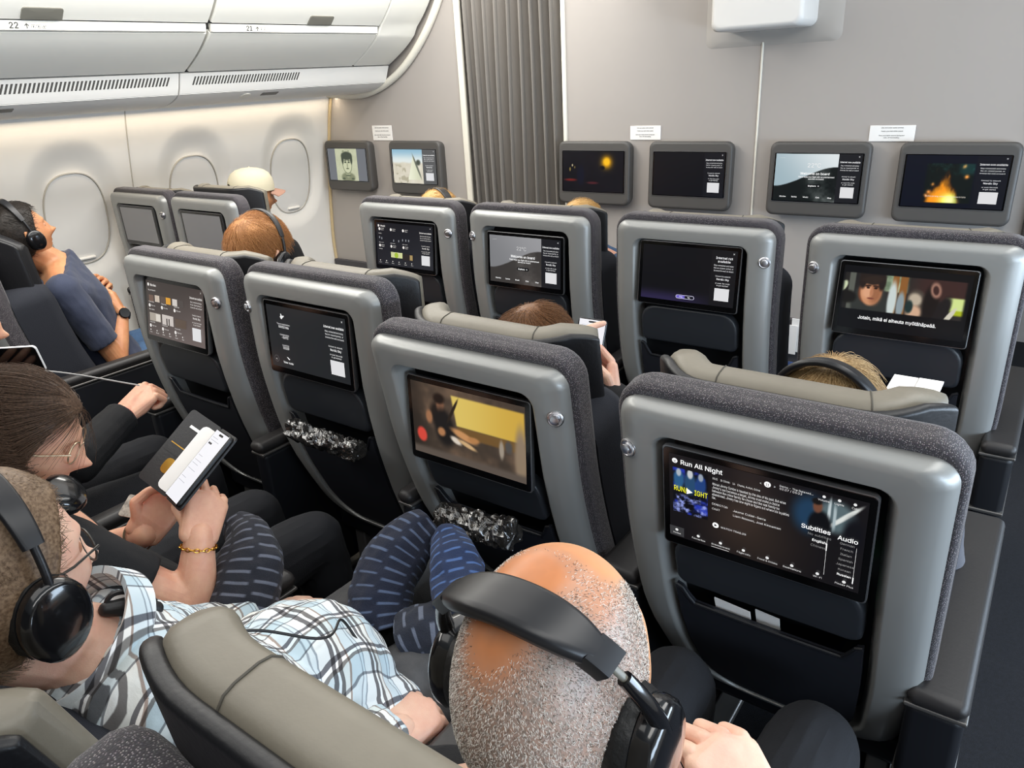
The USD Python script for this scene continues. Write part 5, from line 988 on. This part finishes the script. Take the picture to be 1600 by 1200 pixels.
# bald man
HD = V(-.275, .400, 1.128)
J = pose('C4', HD, raise_=-.02); J['neck'] = HD+V(0, -.055, -.14); J['sh'] = [V(-.455, .335, .905), V(-.095, .335, .905)]; J['chest'] = V(-.275, .36, .82); J['waist'] = V(-.275, .42, .68); J['el'] = [V(-.52, .44, .70), V(-.07, .47, .74)]; J['wr'] = [V(-.42, .64, .66), V(-.125, .535, .905)]; H = Head(HD, yaw=2, pitch=2, size=1.02)
p = figure('person with a bald crown and grey stubble wearing headphones, nearest at the bottom', J, H, SKIN['pale'], (None, dict(Y=(-.65, .35, .42), Z=(.5, -.3, .7), curl=(60, 70, 40))), ears=False)
dress(p, J, CLOTH['black'], CLOTH['dark'], sleeve=.6)
def horseshoe(d):
    crown = np.exp(-(((d[:, 0]+.10)/.46)**2+((d[:, 1]+.42)/.45)**2)**2)*(d[:, 2] > 0); front = sm(.05, .55, d[:, 1])*sm(.1, .35, d[:, 2])*sm(.62, .35, np.abs(d[:, 0])); top = sm(-.35, -.05, d[:, 1])*sm(.55, .8, d[:, 2])*.62
    return hairline(d, -.75, .55)*np.clip(1-1.15*crown-front-top, 0, 1)
hd = head_shape(ICOV); nr = norm_rows(ICOV*[1/.076, 1/.098, 1/.117]); sel = ICOV[:, 2]+.45*ICOV[:, 1]*-1 > -.75
hk = np.clip(horseshoe(ICOV)*1.15, 0, 1)*(.75+.5*(meshkit.fbm(ICOV*40, 3, 4)-.5)); sk = np.array(lin('#c07a4b'))*(1+.25*(meshkit.fbm(ICOV*9, 3, 6)-.5))[:, None]; sk = sk*(1-.0*hk[:, None])+(np.array(lin('#dba67c'))-sk)*sm(.0, .7, ICOV[:, 1])[:, None]
face = sm(.05, -.35, ICOV[:, 2]-.55*sm(.1, .8, ICOV[:, 1])+.15)[:, None]*(1-hk[:, None]); sk = sk*(1-face)+np.array(lin('#d9a98c'))*face
part(p, 'scalp', (H.w(hd+nr*.0008), ICOF), usdkit.material(stage, '/World/Looks/scalp_skin', {'a': ('attribute', {'attribute': 'paint'}), 'p': ('principled_bsdf', dict(roughness=.42, subsurface_weight=.1, subsurface_scale=.005, subsurface_radius=(1, .35, .2)))}, [('a.color', 'p.base_color')], surface='p.BSDF'), vc=sk*(1-hk[:, None])+np.array(lin('#8a8580'))*hk[:, None], smooth=True)
for k, (m_, n_) in enumerate((('white', 17000), ('mid', 8000), ('drk', 7000))): strands(H, p, horseshoe, HM[m_], n_, .0019, .0004, .0006, .6, (0, -.5, .85), 20+k, jit=.5, name='stubble', steps=2)
headphones(H, 'large black padded headphones on the bald person', band_w=.046, band_t=.015, pad=True, cup=.043, top=-.006, wide=.004, drop=-.022, fwd=-.008, lean=.042)

# ------------------------------------------------------------------ small things
CLOTHP = usdkit.material(stage, '/World/Looks/striped_knit', {'a': ('attribute', {'attribute': 'paint'}), 'tc': ('texture_coordinate', {}), 'nb': ('noise_texture', dict(scale=380., detail=2.)), 'b': ('bump', dict(strength=.6, distance=.002)), 'p': ('principled_bsdf', dict(roughness=.95, sheen_weight=.05))}, [('a.color', 'p.base_color'), ('tc.object', 'nb.vector'), ('nb.fac', 'b.height'), ('b.normal', 'p.normal')], surface='p.BSDF')
def striped(name, label, pts, rad, seed, base='#10172a', dash='#46536c', flat=.7, period=.020, group=None):
    P = spline(pts, 150); n, m_ = 150, 72; v, f = tube(P, np.interp(np.linspace(0, 1, n), np.linspace(0, 1, len(rad)), rad), m_)
    s_ = np.r_[0, np.cumsum(np.linalg.norm(np.diff(P, axis=0), axis=1))]; S, A = np.meshgrid(s_, np.arange(m_)/m_, indexing='ij'); S, A = S.ravel(), A.ravel()
    lump = (meshkit.fbm(v[:n*m_]*16, 3, seed)-.5)*.03; ctr = np.repeat(P, m_, 0); dirn = norm_rows(v[:n*m_]-ctr); v = v.copy(); v[:n*m_] += dirn*lump[:, None]
    k = np.floor(A*7); ph = S/period+np.sin(k*7.3+seed)*.5; on = (np.mod(ph, 1) < .22) & (np.mod(A*7, 1) < .80)
    col = np.where(on[:, None], lin(dash), lin(base)); col = np.vstack([col, [lin(base)]*2])
    t = thing(name, label, 'blanket', P.mean(0), group=group); part(t, 'cloth', (v, f), CLOTHP, vc=col); return t
striped('blanket', 'navy striped knitted blanket draped before the brown film screen', [at(600, 985, 1.40), at(598, 935, 1.42), at(625, 865, 1.46), at(668, 822, 1.50)], [.062, .066, .060, .042], 1)
striped('blanket', 'blue striped blanket end hanging under the crumpled plastic, behind the headphones', [at(700, 838, 1.44), at(712, 880, 1.38), at(722, 940, 1.32)], [.036, .045, .05], 2, dash='#3f5a8a', base='#182746')
striped('blanket', 'dark striped blanket over the knee beside the gold bracelet', [at(372, 985, 1.42), at(385, 925, 1.45), at(392, 862, 1.50), at(370, 826, 1.55)], [.066, .066, .056, .036], 3, dash='#5b5f6c', base='#1a1c26')
striped('blanket', 'dark striped blanket fold across the dark grey jeans', [at(640, 1000, 1.36), at(690, 985, 1.36), at(720, 1000, 1.38)], [.05, .055, .045], 4, dash='#5b6272', base='#1c212e')
PLAS = usdkit.material(stage, '/World/Looks/crumpled_clear_plastic', {'tc': ('texture_coordinate', {}), 'v': ('noise_texture', dict(scale=24., detail=2.5, distortion=1.5)), 'b': ('bump', dict(strength=.8, distance=.02)), 'p': ('principled_bsdf', dict(base_color=lin('#23211f'), roughness=.12, coat_weight=1., coat_roughness=.05, specular_ior_level=.9))}, [('tc.object', 'v.vector'), ('v.fac', 'b.height'), ('b.normal', 'p.normal')], surface='p.BSDF')
def crumple(label, pts, rad, seed):
    v, f = tube(spline(pts, 60), rad, 36); v = v+norm_rows(v-spline(pts, 60).mean(0))*0; q = trimesh.Trimesh(v, f, process=False); nn = q.vertex_normals
    r1 = np.abs(meshkit.fbm(v*38, 3, seed)-.5)*2; v = v+nn*((.30-r1)*.026)[:, None]
    t = thing('wrapped_packet', label, 'packet', np.mean(pts, 0)); part(t, 'plastic_wrap', (v, f), PLAS, smooth=25)
crumple('crumpled clear plastic packet in the pocket under the flight data screen', [at(455, 668, 1.93), at(490, 682, 1.90), at(530, 695, 1.86), at(560, 706, 1.83)], .022, 1)
crumple('crumpled clear plastic packet in the pocket under the brown film screen', [at(690, 808, 1.60), at(730, 818, 1.56), at(770, 828, 1.52), at(800, 835, 1.49)], .028, 2)
s = SEAT['B4']
for k, (x0, x1, z1, tilt, lab) in enumerate(((-.095, -.030, .758, .01, 'white leaflet in the big seat pocket, leftmost of two'), (-.022, .020, .766, -.02, 'short pale leaflet in the big seat pocket, rightmost of two'))):
    t = thing('leaflet', lab, 'leaflet', s.W(np.array([[x0, .03, .7]]))[0]); q = box((x0, .022+.006*k, .64), (x1, .025+.006*k, z1-.02)); part(t, 'sheet', tf(tf(q, lambda v: v+np.c_[v[:, 2]*tilt*0, v[:, 0]*0, v[:, 0]*-.12]), s.W), PAPER)
led = part(s, 'power_light', tf(box((.128, .004, .902), (.133, .008, .907), .001), s.W), mat('green_led', '#20e070', .4, emis=('#2be87c', 3.)))
t = thing('leaflet', 'white leaflets standing against the bulkhead base between the two right front seats', 'leaflet', V(-.90, 3.34, .35)); part(t, 'sheet', box((-.96, 3.345, .33), (-.87, 3.350, .47), .001), PAPER); part(t, 'sheet', box((-.90, 3.355, .34), (-.84, 3.360, .50), .001), PAPER)
t = thing('bag', 'dark bag with blue pattern on the floor by the bulkhead', 'bag', V(-.93, 3.22, 0)); v, f = soften(hull((V(-1.02, 3.20, .08), .07), (V(-.84, 3.20, .08), .07), (V(-1.0, 3.22, .28), .06), (V(-.86, 3.22, .28), .06)), .02, 5); part(t, 'body', (v, f), mat('blue_patterned_cloth', '#2b4a86', .8, tint=(45., '#10141f'))); part(t, 'handle', tube(spline([V(-.98, 3.2, .34), V(-.96, 3.2, .42), V(-.90, 3.2, .42), V(-.88, 3.2, .34)], 16), .008, 8), BLACK)
t = thing('card_holder', 'grey and white patterned card lying on the dark lap under the wallet phone', 'card', at(225, 793, 1.55)); XX, YY = norm(camvec(.9, -.25, -.2)), norm(camvec(.25, .8, -.5)); OO = at(222, 795, 1.55); lp = rr(.036, -.024, .024, .004, .004, 3, 2, 2); mk = lambda d: OO+np.outer(lp[:, 0], XX)+np.outer(lp[:, 1], YY)+np.cross(XX, YY)*d
part(t, 'card', loft([mk(0), mk(.004)], cap0=True, cap1=True), mat('mottled_card', '#c9c5ba', .6, tint=(90., '#6d6a63')))
